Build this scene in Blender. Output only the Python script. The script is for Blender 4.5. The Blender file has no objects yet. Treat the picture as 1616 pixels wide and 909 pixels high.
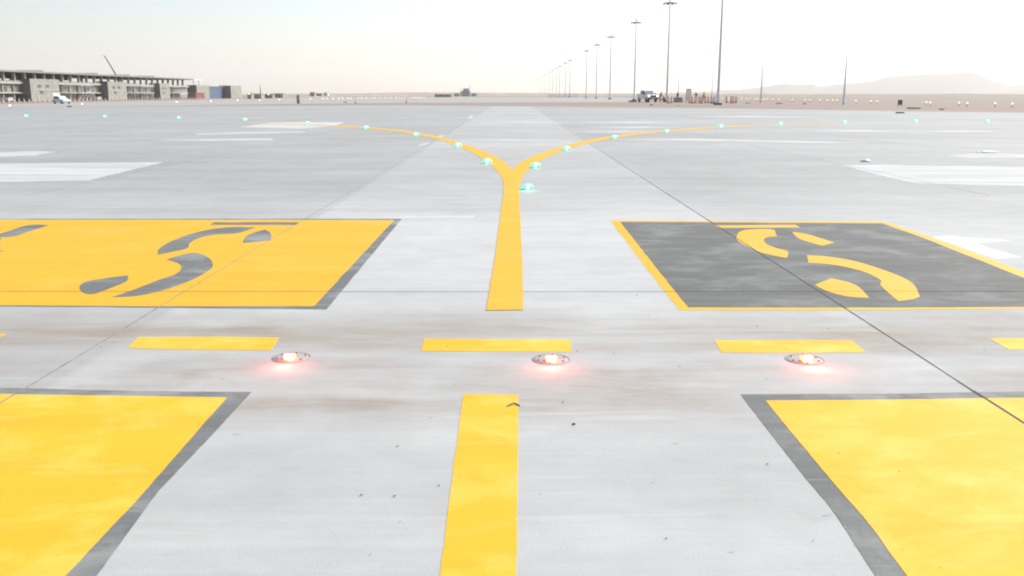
import bpy, bmesh, math, random
from mathutils import Vector, Matrix, noise

R = random.Random(7)
rad = math.radians
S = bpy.context.scene
COL = S.collection

# ------------------------------------------------------------------ camera and picture geometry
F_PX, W_PX, H_PX, HORIZ, CAM_H = 1440.0, 1616.0, 909.0, 148.0, 1.53
PITCH = math.atan((H_PX / 2 - HORIZ) / F_PX)
CP, SP = math.cos(PITCH), math.sin(PITCH)


def ground(px, py, z=0.0):
    """Point of the plane at height z seen at a photo pixel."""
    dx, dy = (px - W_PX / 2) / F_PX, (H_PX / 2 - py) / F_PX
    d = Vector((dx, CP + dy * SP, -SP + dy * CP))
    t = (z - CAM_H) / d.z
    return Vector((d.x * t, d.y * t, z))


def far(px, py, k=3.0):
    """Like ground(), allowing for the slight bow of the photo's horizon towards its sides."""
    return ground(px, py - k * ((px - 808) / 808) ** 2)


def metres(pixels, y):
    return pixels * y / F_PX


cam = bpy.data.cameras.new('camera')
cam.sensor_width = 36
cam.lens = 36 * F_PX / W_PX
cam.clip_start, cam.clip_end = 0.05, 30000
co = bpy.data.objects.new('camera', cam)
COL.objects.link(co)
co.location = (0, 0, CAM_H)
co.rotation_euler = (math.pi / 2 - PITCH, 0, 0)
S.camera = co

# ------------------------------------------------------------------ materials


class NT:
    def __init__(self, name):
        self.m = bpy.data.materials.new(name)
        self.m.use_nodes = True
        self.t = self.m.node_tree
        self.b = self.t.nodes['Principled BSDF']
        self.out = self.t.nodes['Material Output']
        self.tc = None

    def n(self, typ, **kw):
        nd = self.t.nodes.new(typ)
        for k, v in kw.items():
            if k in nd.inputs:
                nd.inputs[k].default_value = v
            else:
                setattr(nd, k, v)
        return nd

    def l(self, a, b):
        self.t.links.new(a, b)

    def coord(self, scale=(1, 1, 1), rot=0.0, loc=(0, 0, 0)):
        if self.tc is None:
            self.tc = self.n('ShaderNodeTexCoord')
        mp = self.n('ShaderNodeMapping')
        mp.inputs['Scale'].default_value = scale
        mp.inputs['Rotation'].default_value = (0, 0, rot)
        mp.inputs['Location'].default_value = loc
        self.l(self.tc.outputs['Object'], mp.inputs['Vector'])
        return mp.outputs['Vector']

    def noise(self, scale, vec=None, detail=5, rough=.6, dist=0.0):
        nd = self.n('ShaderNodeTexNoise', Scale=scale, Detail=detail, Roughness=rough, Distortion=dist)
        self.l(vec if vec is not None else self.coord(), nd.inputs['Vector'])
        return nd.outputs['Fac']

    def ramp(self, fac, a, b, lo=0.0, hi=1.0):
        mr = self.n('ShaderNodeMapRange')
        mr.inputs['From Min'].default_value = a
        mr.inputs['From Max'].default_value = b
        mr.inputs['To Min'].default_value = lo
        mr.inputs['To Max'].default_value = hi
        self.l(fac, mr.inputs['Value'])
        return mr.outputs['Result']

    def math(self, op, a, b=None):
        nd = self.n('ShaderNodeMath', operation=op)
        for i, v in enumerate((a, b)):
            if v is None:
                continue
            if isinstance(v, (int, float)):
                nd.inputs[i].default_value = v
            else:
                self.l(v, nd.inputs[i])
        return nd.outputs[0]

    def mix(self, fac, a, b, mode='MIX'):
        nd = self.n('ShaderNodeMix', data_type='RGBA', blend_type=mode)
        for sock, v in ((nd.inputs[0], fac), (nd.inputs[6], a), (nd.inputs[7], b)):
            if isinstance(v, (int, float)):
                sock.default_value = v
            elif isinstance(v, tuple):
                sock.default_value = (*v, 1) if len(v) == 3 else v
            else:
                self.l(v, sock)
        return nd.outputs[2]

    def bump(self, h, strength=.3, dist=.002):
        nd = self.n('ShaderNodeBump', Strength=strength, Distance=dist)
        self.l(h, nd.inputs['Height'])
        self.l(nd.outputs['Normal'], self.b.inputs['Normal'])

    def base(self, c):
        if isinstance(c, tuple):
            self.b.inputs['Base Color'].default_value = (*c, 1)
        else:
            self.l(c, self.b.inputs['Base Color'])


def simple(name, col, rough=.6, metal=0.0, var=.12, scale=3.0, spec=.3):
    k = NT(name)
    n = k.noise(scale, detail=4)
    lo = tuple(max(0, c * (1 - var)) for c in col)
    hi = tuple(min(1, c * (1 + var)) for c in col)
    k.base(k.mix(k.ramp(n, .3, .7), lo, hi))
    k.b.inputs['Roughness'].default_value = rough
    k.b.inputs['Metallic'].default_value = metal
    k.b.inputs['Specular IOR Level'].default_value = spec
    return k.m


def emis(name, col, strength):
    k = NT(name)
    k.base(tuple(.25 * c for c in col))
    k.b.inputs['Emission Color'].default_value = (*col, 1)
    k.b.inputs['Emission Strength'].default_value = strength
    return k.m


def concrete_material():
    k = NT('concrete')
    sep = k.n('ShaderNodeSeparateXYZ')
    k.l(k.coord(), sep.inputs[0])
    X, Y = sep.outputs['X'], sep.outputs['Y']
    # slab cells
    cx = k.math('FLOOR', k.math('DIVIDE', k.math('ADD', X, 2.47), 4.9))
    cy = k.math('FLOOR', k.math('DIVIDE', k.math('SUBTRACT', Y, 7.1), 5.0))
    comb = k.n('ShaderNodeCombineXYZ')
    k.l(cx, comb.inputs[0])
    k.l(cy, comb.inputs[1])
    wn = k.n('ShaderNodeTexWhiteNoise', noise_dimensions='2D')
    k.l(comb.outputs[0], wn.inputs['Vector'])
    slab = k.ramp(wn.outputs['Value'], 0, 1, .965, 1.03)
    # the middle lane is a paler pour
    lane = k.ramp(k.math('ABSOLUTE', X), 2.42, 2.50, 1.04, .915)
    # concrete is paler near the camera, darker farther off
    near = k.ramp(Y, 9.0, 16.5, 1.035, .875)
    broom = k.noise(1.0, k.coord((.5, 16, 1)), 6, .65, .3)
    drag = k.noise(1.0, k.coord((.10, 1.6, 1)), 5, .6, .4)
    blotch = k.noise(.45, detail=6, rough=.62)
    grain = k.noise(140, detail=3)
    cloud = k.noise(1.0, k.coord((.035, .13, 1), loc=(3, 1, 0)), 5, .6, .5)
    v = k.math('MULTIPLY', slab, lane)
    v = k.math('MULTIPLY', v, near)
    v = k.math('MULTIPLY', v, k.ramp(broom, .3, .7, .97, 1.03))
    v = k.math('MULTIPLY', v, k.ramp(drag, .3, .7, .94, 1.05))
    v = k.math('MULTIPLY', v, k.ramp(blotch, .3, .7, .91, 1.075))
    v = k.math('MULTIPLY', v, k.ramp(cloud, .35, .65, .93, 1.06))
    v = k.math('MULTIPLY', v, k.ramp(grain, .3, .7, .90, 1.09))
    v = k.math('MULTIPLY', v, k.ramp(k.noise(2.6, k.coord((1, 1.6, 1), loc=(5, 5, 0)), 7, .7, .4), .3, .7, .93, 1.06))
    val = k.n('ShaderNodeCombineColor')
    for i, c in enumerate((.439, .445, .434)):
        k.l(k.math('MULTIPLY', v, c), val.inputs[i])
    # brown dust swept along the holding line
    dust = k.noise(1.0, k.coord((.55, 2.6, 1), loc=(1.3, .4, 0)), 7, .66, .6)
    wob = k.math('MULTIPLY', k.math('SUBTRACT', k.noise(.9, detail=4), .5), .9)
    Yw = k.math('ADD', Y, wob)
    band1 = k.math('MULTIPLY', k.ramp(Yw, 5.2, 5.5, 0, 1), k.ramp(Yw, 5.8, 6.5, 1, 0))
    band2 = k.math('MULTIPLY', k.ramp(Yw, 3.9, 4.4, 0, 1), k.ramp(Yw, 4.9, 5.25, 1, 0))
    patch = k.ramp(k.noise(.75, k.coord((1, 1.2, 1), loc=(2.2, 6.1, 0)), 5, .6), .42, .66)
    strip = k.math('MAXIMUM', band1, k.math('MULTIPLY', band2, k.math('ADD', .25, patch)))
    m1 = k.math('MULTIPLY', k.ramp(dust, .34, .66, .12, .95), strip)
    m2 = k.math('MULTIPLY', k.ramp(dust, .60, .78), .35)
    col = k.mix(k.math('MAXIMUM', m1, m2), val.outputs[0], (.30, .255, .21))
    # pale laitance scuffs
    scuff = k.noise(1.0, k.coord((.22, 3.4, 1), loc=(7, 2, 0)), 7, .7, .5)
    col = k.mix(k.ramp(scuff, .60, .74, 0, .5), col, (.60, .61, .60))
    # dark specks, tyre scuffs
    spk = k.noise(1.0, k.coord((9, 17, 1)), 2, .5)
    col = k.mix(k.ramp(spk, .725, .77, 0, .4), col, (.17, .16, .15))
    tyre = k.noise(1.0, k.coord((.16, 1.1, 1), loc=(2, 9, 0)), 6, .68, .8)
    col = k.mix(k.ramp(tyre, .60, .76, 0, .28), col, (.24, .235, .225))
    k.base(col)
    k.b.inputs['Roughness'].default_value = .86
    k.b.inputs['Specular IOR Level'].default_value = .22
    k.bump(k.math('ADD', k.math('MULTIPLY', broom, .7), k.math('MULTIPLY', grain, .35)), .35, .004)
    return k.m


def paint(name, col, dirty, pale, rough=.65, worn=.5, streak=(.35, 4.5, 1)):
    k = NT(name)
    a = k.noise(1.0, k.coord(streak), 6, .65, .4)
    b = k.noise(1.4, detail=6, rough=.65)
    g = k.noise(170, detail=3)
    big = k.noise(1.0, k.coord((.8, 2.2, 1), loc=(4, 2, 0)), 6, .68, .9)
    c = k.mix(k.ramp(a, .36, .66, 0, .6), col, dirty)
    c = k.mix(k.ramp(big, .50, .70, 0, worn * .8), c, pale)
    c = k.mix(k.ramp(k.noise(1.0, k.coord((.6, 3, 1), loc=(9, 5, 0)), 6, .7, .5), .55, .75, 0, .30), c, tuple(x * .72 for x in dirty))
    c = k.mix(k.ramp(b, .50, .72, 0, worn), c, pale)
    sp = k.noise(1.0, k.coord((42, 42, 1)), 2, .5)
    c = k.mix(k.ramp(sp, .70, .76, 0, worn), c, pale)
    c = k.mix(k.ramp(g, .3, .7, 0, .16), c, (.1, .09, .05))
    g2 = k.noise(75, detail=4, rough=.7)
    c = k.mix(k.ramp(g2, .58, .74, 0, .45), c, pale)
    sc = k.noise(1.0, k.coord((.5, 30, 1), rot=.05), 4, .7)
    c = k.mix(k.ramp(sc, .64, .74, 0, worn * .7), c, pale)
    k.base(c)
    k.b.inputs['Roughness'].default_value = rough
    k.b.inputs['Specular IOR Level'].default_value = .10
    k.bump(k.math('ADD', k.math('MULTIPLY', g, .5), a), .3, .003)
    return k.m


def sand_material(name, a, b, scale=.05):
    k = NT(name)
    n1 = k.noise(scale, k.coord((.5, 1.5, 1)), 7, .62, .4)
    n2 = k.noise(2.0, detail=6)
    c = k.mix(k.ramp(n1, .35, .65), a, b)
    c = k.mix(k.ramp(n2, .3, .75, 0, .25), c, tuple(x * .7 for x in a))
    k.base(c)
    k.b.inputs['Roughness'].default_value = .95
    k.b.inputs['Specular IOR Level'].default_value = .1
    return k.m


def film_material(name, col, cover=.8, soft=.16):
    """Pale cement film: breaks up along broom streaks (mixed with what lies under it)."""
    k = NT(name)
    n = k.noise(1.0, k.coord((.25, 1.6, 1)), 6, .65, .6)
    n2 = k.noise(.8, detail=6)
    k.base(k.mix(k.ramp(n2, .3, .7), tuple(c * .94 for c in col), tuple(min(.8, c * 1.05) for c in col)))
    k.b.inputs['Roughness'].default_value = .9
    k.b.inputs['Specular IOR Level'].default_value = .2
    tr = k.n('ShaderNodeBsdfTransparent')
    mx = k.n('ShaderNodeMixShader')
    at = k.n('ShaderNodeAttribute', attribute_name='cover')
    edge_n = k.noise(1.0, k.coord((1.2, 5, 1)), 6, .7)
    rim = k.ramp(k.math('ADD', at.outputs['Fac'], k.math('SUBTRACT', edge_n, .5)), .15, .75, 0, 1)
    k.l(k.math('MULTIPLY', k.ramp(n, .5 - soft, .5 + soft, cover * .72, cover), rim), mx.inputs[0])
    k.l(tr.outputs[0], mx.inputs[1])
    k.l(k.b.outputs[0], mx.inputs[2])
    k.l(mx.outputs[0], k.out.inputs['Surface'])
    return k.m


M = {}
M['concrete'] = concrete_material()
M['yellow'] = paint('yellow_paint', (.78, .475, .030), (.72, .42, .028), (.84, .64, .15), worn=.75)
M['yellow_far'] = paint('yellow_paint_matt', (.76, .44, .030), (.70, .385, .028), (.78, .53, .13), worn=.30)
M['dark_paint'] = paint('grey_black_paint', (.185, .193, .188), (.125, .132, .128), (.36, .37, .365), worn=.9, rough=.75)
M['black_field'] = paint('weathered_black_paint', (.155, .162, .156), (.105, .11, .105), (.29, .30, .295), worn=.75, rough=.8, streak=(.3, 6, 1))
M['joint'] = simple('joint_sealant', (.05, .048, .046), .8, var=.35, scale=9)
M['cross'] = simple('hairline_joint_filler', (.11, .105, .10), .9, var=.4, scale=6)
M['sand_joint'] = simple('sandy_joint_filler', (.25, .235, .21), .9, var=.5, scale=7)
M['faint_joint'] = simple('faint_joint_filler', (.30, .30, .29), .9, var=.2, scale=5)
M['film'] = film_material('cement_film', (.585, .60, .59), .95)
M['film_bright'] = film_material('fresh_cement_film', (.74, .76, .75), .95)
M['film_thin'] = film_material('thin_cement_film', (.64, .645, .63), .9)
M['sand'] = sand_material('desert_sand', (.275, .238, .20), (.34, .30, .255))
M['dirt'] = sand_material('shoulder_dirt', (.285, .225, .19), (.35, .29, .25), .12)
M['pale_dirt'] = sand_material('berm_sand', (.33, .275, .235), (.40, .345, .30), .03)
M['far_concrete'] = sand_material('dusty_concrete', (.36, .345, .325), (.42, .405, .385), .05)
M['hill'] = sand_material('hill_rock', (.16, .15, .13), (.24, .22, .19), .004)
M['steel'] = simple('galvanised_steel', (.68, .685, .67), .55, .0)
M['dark_steel'] = simple('dark_steel', (.16, .165, .17), .55, .2)
M['white'] = simple('white_paint', (.74, .75, .74), .4, var=.05)
M['offwhite'] = simple('offwhite_plastic', (.66, .67, .69), .5, var=.06)
M['rubber'] = simple('black_rubber', (.025, .025, .027), .8)
M['black'] = simple('black_plastic', (.035, .035, .04), .5)
M['glass'] = simple('tinted_glass', (.06, .07, .08), .1, var=.05, spec=.6)
M['orange'] = simple('orange_plastic', (.78, .38, .27), .5)
M['red'] = simple('red_paint', (.30, .12, .12), .5)
M['blue'] = simple('blue_cladding', (.075, .11, .18), .6)
M['brown'] = simple('brown_board', (.16, .085, .075), .7)
M['olive'] = simple('olive_drum_paint', (.28, .24, .10), .7)
M['con_dark'] = simple('dark_and_shaded_wall', (.16, .155, .143), .9, var=.2, scale=1.2)  # dark parts; also the painted shade on tower and annex ends
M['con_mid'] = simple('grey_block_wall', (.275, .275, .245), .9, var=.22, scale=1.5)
M['con_green'] = simple('green_grey_render', (.27, .275, .245), .9, var=.25, scale=1.1)
M['con_pale'] = simple('pale_cast_concrete', (.37, .37, .335), .9, var=.12, scale=1.5)
M['roof'] = simple('roof_sheet', (.21, .22, .19), .6, var=.1)
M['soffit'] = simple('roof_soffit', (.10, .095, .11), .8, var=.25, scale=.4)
M['skin'] = simple('skin', (.30, .17, .11), .6)
M['hair'] = simple('hair', (.02, .017, .015), .6)
M['brown_cloth'] = simple('brown_work_cloth', (.075, .05, .036), .9)
M['dark_cloth'] = simple('dark_blue_cloth', (.045, .05, .075), .9)
M['yellow_vest'] = simple('yellow_hi_vis_cloth', (.72, .50, .10), .8)
M['pink_hut'] = simple('pinkish_render', (.42, .28, .22), .9)
M['green_paint'] = simple('green_paint', (.16, .30, .17), .6)
M['windscreen'] = simple('sky_painted_windscreen', (.34, .36, .36), .12, var=.05, spec=.8)  # pale sky reflection put into the glass colour
M['plate'] = simple('cast_light_plate', (.36, .34, .33), .7, .0, var=.1, scale=12)
M['crust'] = simple('dark_sealant_ring', (.27, .235, .23), .85, var=.5, scale=14)
M['pebble'] = simple('pebble_stone', (.20, .18, .16), .9, var=.4, scale=6)
M['pale_bag'] = simple('white_plastic_bag', (.76, .76, .80), .5, var=.03)
M['paper'] = simple('cream_sheet', (.80, .80, .66), .6, var=.03)
M['green_glow'] = emis('green_lamp', (.24, .80, .56), 1.1)
M['red_glow'] = emis('red_lamp', (1.0, .72, .34), 2.2)
M['green_lens'] = emis('green_lens', (.055, .29, .185), 1.0)
M['red_lens'] = emis('red_lens', (.80, .26, .09), 1.0)
M['amber_glow'] = emis('amber_lamp', (.62, .36, .17), 1.0)
M['white_glow'] = emis('white_lamp', (1.0, 1.0, .94), 1.6)
M['head_glow'] = emis('vehicle_headlight', (1.0, .70, .28), 2.0)

# ------------------------------------------------------------------ mesh helpers


class MB:
    def __init__(self):
        self.bm = bmesh.new()

    def box(self, lo, hi, bevel=0.0):
        lo, hi = Vector(lo), Vector(hi)
        r = bmesh.ops.create_cube(self.bm, size=1)
        vs = r['verts']
        for v in vs:
            v.co = Vector([(lo[i] + hi[i]) / 2 + v.co[i] * (hi[i] - lo[i]) for i in range(3)])
        if bevel:
            es = list({e for v in vs for e in v.link_edges})
            bmesh.ops.bevel(self.bm, geom=es, offset=bevel, segments=2, affect='EDGES', profile=.6)
        return self

    def tube(self, a, b, ra, rb=None, n=14, caps=True):
        a, b = Vector(a), Vector(b)
        rb = ra if rb is None else rb
        d = (b - a).normalized()
        u = d.orthogonal().normalized()
        w = d.cross(u)
        ring = []
        for p, r in ((a, ra), (b, rb)):
            ring.append([self.bm.verts.new(p + (u * math.cos(t) + w * math.sin(t)) * r)
                         for t in [2 * math.pi * i / n for i in range(n)]])
        for i in range(n):
            f = self.bm.faces.new((ring[0][i], ring[0][(i + 1) % n], ring[1][(i + 1) % n], ring[1][i]))
            f.smooth = n > 8
        if caps:
            self.bm.faces.new(list(reversed(ring[0])))
            self.bm.faces.new(ring[1])
        return self

    def lathe(self, prof, n=24, c=(0, 0, 0), smooth=True):
        c = Vector(c)
        rings = []
        for r, z in prof:
            if r < 1e-6:
                rings.append([self.bm.verts.new(c + Vector((0, 0, z)))])
            else:
                rings.append([self.bm.verts.new(c + Vector((r * math.cos(2 * math.pi * i / n), r * math.sin(2 * math.pi * i / n), z))) for i in range(n)])
        for A, B in zip(rings, rings[1:]):
            for i in range(n):
                j = (i + 1) % n
                if len(A) == 1 and len(B) == 1:
                    continue
                if len(A) == 1:
                    f = self.bm.faces.new((A[0], B[i], B[j]))
                elif len(B) == 1:
                    f = self.bm.faces.new((A[i], A[j], B[0]))
                else:
                    f = self.bm.faces.new((A[i], A[j], B[j], B[i]))
                f.smooth = smooth
        return self

    def poly(self, pts):
        self.bm.faces.new([self.bm.verts.new(p) for p in pts])
        return self

    def prism(self, outline, axis, lo, hi, bevel=0.0):
        """Outline in the two other axes, swept along axis from lo to hi."""
        def P(a, b, t):
            return {'X': (t, a, b), 'Y': (a, t, b), 'Z': (a, b, t)}[axis]
        A = [self.bm.verts.new(P(a, b, lo)) for a, b in outline]
        B = [self.bm.verts.new(P(a, b, hi)) for a, b in outline]
        n = len(A)
        fs = [self.bm.faces.new(A), self.bm.faces.new(list(reversed(B)))]
        for i in range(n):
            fs.append(self.bm.faces.new((A[i], B[i], B[(i + 1) % n], A[(i + 1) % n])))
        if bevel:
            es = list({e for f in fs for e in f.edges})
            bmesh.ops.bevel(self.bm, geom=es, offset=bevel, segments=2, affect='EDGES', profile=.6)
        return self

    def build(self, name, mat, parent=None, triangulate=False):
        if triangulate:
            bmesh.ops.triangulate(self.bm, faces=self.bm.faces[:])
        bmesh.ops.recalc_face_normals(self.bm, faces=self.bm.faces[:])
        me = bpy.data.meshes.new(name)
        self.bm.to_mesh(me)
        self.bm.free()
        for m in (mat if isinstance(mat, (list, tuple)) else [mat]):
            me.materials.append(m)
        o = bpy.data.objects.new(name, me)
        COL.objects.link(o)
        if parent is not None:
            o.parent = parent
        return o


def tag(o, label, cat, group=None):
    o['label'] = label
    o['category'] = cat
    if group:
        o['group'] = group
    return o


def struct(o, kind='structure'):
    o['kind'] = kind
    return o


def thing(name, loc, label, cat, group=None, rz=0.0):
    o = bpy.data.objects.new(name, None)
    o.empty_display_size = .2
    COL.objects.link(o)
    o.location = loc
    o.rotation_euler = (0, 0, rz)
    return tag(o, label, cat, group)


def kids(o):
    return [c for c in bpy.data.objects if c.parent is o]


def copy_thing(o, loc, label=None, rz=None, scale=None):
    def rec(src, parent):
        c = src.copy()
        COL.objects.link(c)
        if parent is not None:
            c.parent = parent
        for ch in kids(src):
            rec(ch, c)
        return c
    c = rec(o, None)
    c.location = loc
    if label:
        c['label'] = label
    if rz is not None:
        c.rotation_euler = (0, 0, rz)
    if scale is not None:
        c.scale = (scale,) * 3
    return c


def sheet(name, pixels, z, mat, parent=None):
    mb = MB()
    mb.poly([ground(x, y, z) for x, y in pixels])
    return mb.build(name, mat, parent, triangulate=True)


def rough_edges(pts, z, amp, step):
    """Subdivide a ground polygon's outline and jitter it slightly, as hand-rolled paint does."""
    out = []
    n = len(pts)
    for i in range(n):
        a, b = Vector(pts[i]), Vector(pts[(i + 1) % n])
        L = (b - a).length
        k = max(1, min(400, int(L / step)))
        nrm = Vector((-(b - a).y, (b - a).x, 0)).normalized()
        for j in range(k):
            p = a.lerp(b, j / k)
            if j:
                q = noise.noise(Vector((p.x * 3.1, p.y * 3.1, z * 50))) * .6 + noise.noise(Vector((p.x * 17, p.y * 17, z * 9 + 4))) * .4
                p = p + nrm * q * amp
            p.z = z
            out.append(p)
    return out


def rounded(px, limit=52, k=4):
    """Round an outline through its points (Catmull-Rom) except at its real corners."""
    P = [Vector(p).to_2d() for p in px]
    n = len(P)

    def real(i):          # direction change as it is on the ground, roughly: rows are foreshortened about 5:1
        a_, b_ = P[i] - P[i - 1], P[(i + 1) % n] - P[i]
        a_, b_ = Vector((a_.x, a_.y * 3)), Vector((b_.x, b_.y * 3))
        return abs(math.degrees(a_.angle_signed(b_, 0))) > limit
    C = [real(i) for i in range(n)]
    out = []
    for i in range(n):
        j = (i + 1) % n
        p0 = P[i - 1] if not C[i] else P[i]
        p3 = P[(j + 1) % n] if not C[j] else P[j]
        p1, p2 = P[i], P[j]
        for t_ in [q / k for q in range(k)]:
            out.append(.5 * ((2 * p1) + (p2 - p0) * t_ + (2 * p0 - 5 * p1 + 4 * p2 - p3) * t_ ** 2 + (3 * p1 - p0 - 3 * p2 + p3) * t_ ** 3))
    return [(v.x, v.y) for v in out]


def coat(pts, z, name, mat):
    """A coat of paint: top sheet with its own edge down to the surface, so no gap shows under it."""
    mb = MB()
    top = [mb.bm.verts.new(p) for p in pts]
    low = [mb.bm.verts.new((p[0], p[1], z - .0011)) for p in pts]
    f = mb.bm.faces.new(top)
    for i in range(len(top)):
        j = (i + 1) % len(top)
        mb.bm.faces.new((top[i], low[i], low[j], top[j]))
    bmesh.ops.recalc_face_normals(mb.bm, faces=mb.bm.faces[:])
    bmesh.ops.triangulate(mb.bm, faces=[f])
    return mb.build(name, mat)


def painted(name, pixels, z, mat, parent=None, amp=.008, step=.05, smooth=False):
    if smooth:
        pixels = rounded(pixels)
    pts = [ground(x, y, z) for x, y in pixels]
    return coat(rough_edges(pts, z, amp, step), z, name, mat)


# ------------------------------------------------------------------ world, sun, air
SUN_EL, SUN_AZ = 34.0, 48.0          # degrees; azimuth to the right of the view axis
w = bpy.data.worlds.new('World')
S.world = w
w.use_nodes = True
nt = w.node_tree
bg = nt.nodes['Background']
sky = nt.nodes.new('ShaderNodeTexSky')
sky.sky_type = 'NISHITA'
sky.sun_disc = False
sky.sun_elevation = rad(SUN_EL)
sky.sun_rotation = rad(SUN_AZ)
sky.air_density = 1.0
sky.dust_density = 1.0
sky.ozone_density = 1.5
hs = nt.nodes.new('ShaderNodeHueSaturation')
hs.inputs['Saturation'].default_value = .78
nt.links.new(sky.outputs[0], hs.inputs['Color'])
nt.links.new(hs.outputs[0], bg.inputs['Color'])
bg.inputs['Strength'].default_value = .043

sl = bpy.data.lights.new('sun', 'SUN')
sl.energy = 1.75
sl.angle = rad(40)
sl.color = (1, .95, .88)
so = bpy.data.objects.new('sun', sl)
COL.objects.link(so)
d = Vector((math.sin(rad(SUN_AZ)) * math.cos(rad(SUN_EL)), math.cos(rad(SUN_AZ)) * math.cos(rad(SUN_EL)), math.sin(rad(SUN_EL))))
so.rotation_euler = d.to_track_quat('Z', 'Y').to_euler()
so.location = (30, 60, 40)

S.view_settings.view_transform = 'Standard'
S.view_settings.look = 'None'
S.view_settings.exposure = 1.98
S.view_settings.gamma = 1
S.cycles.max_bounces = 6
S.cycles.diffuse_bounces = 3
S.cycles.volume_bounces = 1
S.cycles.use_denoising = True
S.cycles.sample_clamp_indirect = 6
S.cycles.filter_width = 2.0

HAZE = 2.1e-4
hm = bpy.data.materials.new('haze')
hm.use_nodes = True
t = hm.node_tree
t.nodes.remove(t.nodes['Principled BSDF'])
pv = t.nodes.new('ShaderNodeVolumePrincipled')
pv.inputs['Color'].default_value = (.83, .80, .785, 1)
pv.inputs['Density'].default_value = HAZE
pv.inputs['Anisotropy'].default_value = .30
t.links.new(pv.outputs[0], t.nodes['Material Output'].inputs['Volume'])
hz = MB().box((-6500, -700, -3), (6500, 6800, 185)).build('haze', hm)
struct(hz, 'stuff')

# ------------------------------------------------------------------ ground
g = MB()
g.poly([(-6300, -600, -.012), (6300, -600, -.012), (6300, 6600, -.012), (-6300, 6600, -.012)])
struct(g.build('desert_ground', M['sand']))

edge = [(-700, 172.5), (0, 168.5), (300, 167), (640, 166), (860, 168), (1100, 170.5), (1300, 173.5), (1616, 178), (2300, 186)]
ep = [ground(x, y) for x, y in edge]
mb = MB()
mb.poly([(-320, -30, 0), (200, -30, 0)] + list(reversed([(p.x, p.y, 0) for p in ep])) + [(-320, ep[0].y, 0)])
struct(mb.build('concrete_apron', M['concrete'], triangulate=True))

# dirt shoulder behind the apron, the dusty taxiway beyond it
def strip(name, top, bottom, z, mat):
    pts = [ground(x, y, z) for x, y in top] + [ground(x, y, z) for x, y in reversed(bottom)]
    return struct(MB().poly(pts).build(name, mat, triangulate=True))


strip('dirt_shoulder', [(240, 167.0), (330, 165.4), (640, 162.2), (860, 161.6), (1100, 160.5), (1616, 166), (2000, 171)],
      [(240, 168.2), (330, 168.0), (640, 167), (860, 169), (1100, 172), (1616, 180), (2000, 185)], -.0035, M['dirt'])
strip('distant_taxiway', [(-260, 170), (0, 164.6), (150, 160.6), (300, 157.6), (380, 155.8), (520, 154), (700, 153.2), (960, 153.6), (1010, 155)],
      [(-260, 172), (0, 168.4), (200, 167.2), (300, 166.2), (640, 162.4), (860, 161.8), (1010, 161)], -.004, M['far_concrete'])

# low sand banks
def berm(name, pts, depth, mat, seed):
    """pts: (px, top py, distance)."""
    mb = MB()
    rows = []
    r = random.Random(seed)
    fine = []
    for (x0, y0, d0), (x1, y1, d1) in zip(pts, pts[1:]):
        k = max(2, int(abs(x1 - x0) / 5))
        for i in range(k):
            t_ = i / k
            fine.append((x0 + (x1 - x0) * t_, y0 + (y1 - y0) * t_ + r.uniform(-.25, .25), d0 + (d1 - d0) * t_))
    fine.append(pts[-1])
    for x, y, dd in fine:
        X = (x - 808) / F_PX * dd * CP
        hgt = max(.3, CAM_H + (HORIZ - y) / F_PX * dd)
        cr = []
        for u, hh in ((-.5, 0), (-.3, .45), (-.12, .88), (0, 1), (.2, .9), (.4, .4), (.6, 0)):
            cr.append(mb.bm.verts.new((X * (1 + u * depth / dd), dd + u * depth, hgt * hh * r.uniform(.93, 1.0) - .05)))
        rows.append(cr)
    for A, B in zip(rows, rows[1:]):
        for i in range(6):
            mb.bm.faces.new((A[i], B[i], B[i + 1], A[i + 1])).smooth = True
    return struct(mb.build(name, mat))


berm('sand_bank', [(395, 150.5, 420), (440, 148.5, 420), (480, 147.2, 430), (560, 147.2, 520), (640, 145.3, 620), (760, 146.0, 700), (860, 146.6, 800), (1000, 147.2, 900), (1200, 147.8, 950)], 90, M['pale_dirt'], 3)
berm('desert_rise', [(1080, 148.2, 700), (1250, 148.4, 620), (1420, 148.2, 560), (1500, 147.6, 540), (1620, 148.4, 520), (1900, 148, 500), (2300, 148.3, 480)], 160, M['sand'], 5)

# far hills
prof = [(1040, 146), (1110, 143.5), (1170, 140.5), (1200, 137), (1220, 134), (1240, 132), (1260, 134.5), (1280, 132.5), (1292, 136), (1304, 136), (1320, 133), (1345, 131), (1375, 129), (1395, 122.5),
        (1420, 120), (1460, 118), (1500, 117), (1528, 114.5), (1545, 120), (1560, 126), (1580, 131), (1592, 135.5), (1616, 131.5), (1680, 127), (1760, 132), (1900, 136), (2200, 142)]


def hill_top(px):
    for (x0, y0), (x1, y1) in zip(prof, prof[1:]):
        if x0 <= px <= x1:
            return y0 + (y1 - y0) * (px - x0) / (x1 - x0)
    return 147


mb = MB()
rows = []
DH = 4300.0
for i in range(233):
    px = 1040 + i * 5
    hgt = (HORIZ - hill_top(px)) / F_PX * DH + CAM_H
    X = (px - 808) / F_PX * DH * CP
    cr = []
    for j in range(11):
        u = (j - 5) / 5
        yy = DH + u * 900
        base_h = max(0.0, 1 - abs(u)) ** 1.15
        nz = noise.fractal(Vector((X * .006, yy * .006, 2)), 1, 2, 5)
        h = hgt * base_h * (1 + .28 * nz * (1 if j != 5 else .12))
        cr.append(mb.bm.verts.new((X * (1 + u * 900 / DH), yy, h - 2)))
    rows.append(cr)
for A, B in zip(rows, rows[1:]):
    for j in range(10):
        mb.bm.faces.new((A[j], B[j], B[j + 1], A[j + 1])).smooth = True
struct(mb.build('distant_hills', M['hill']))

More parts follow.
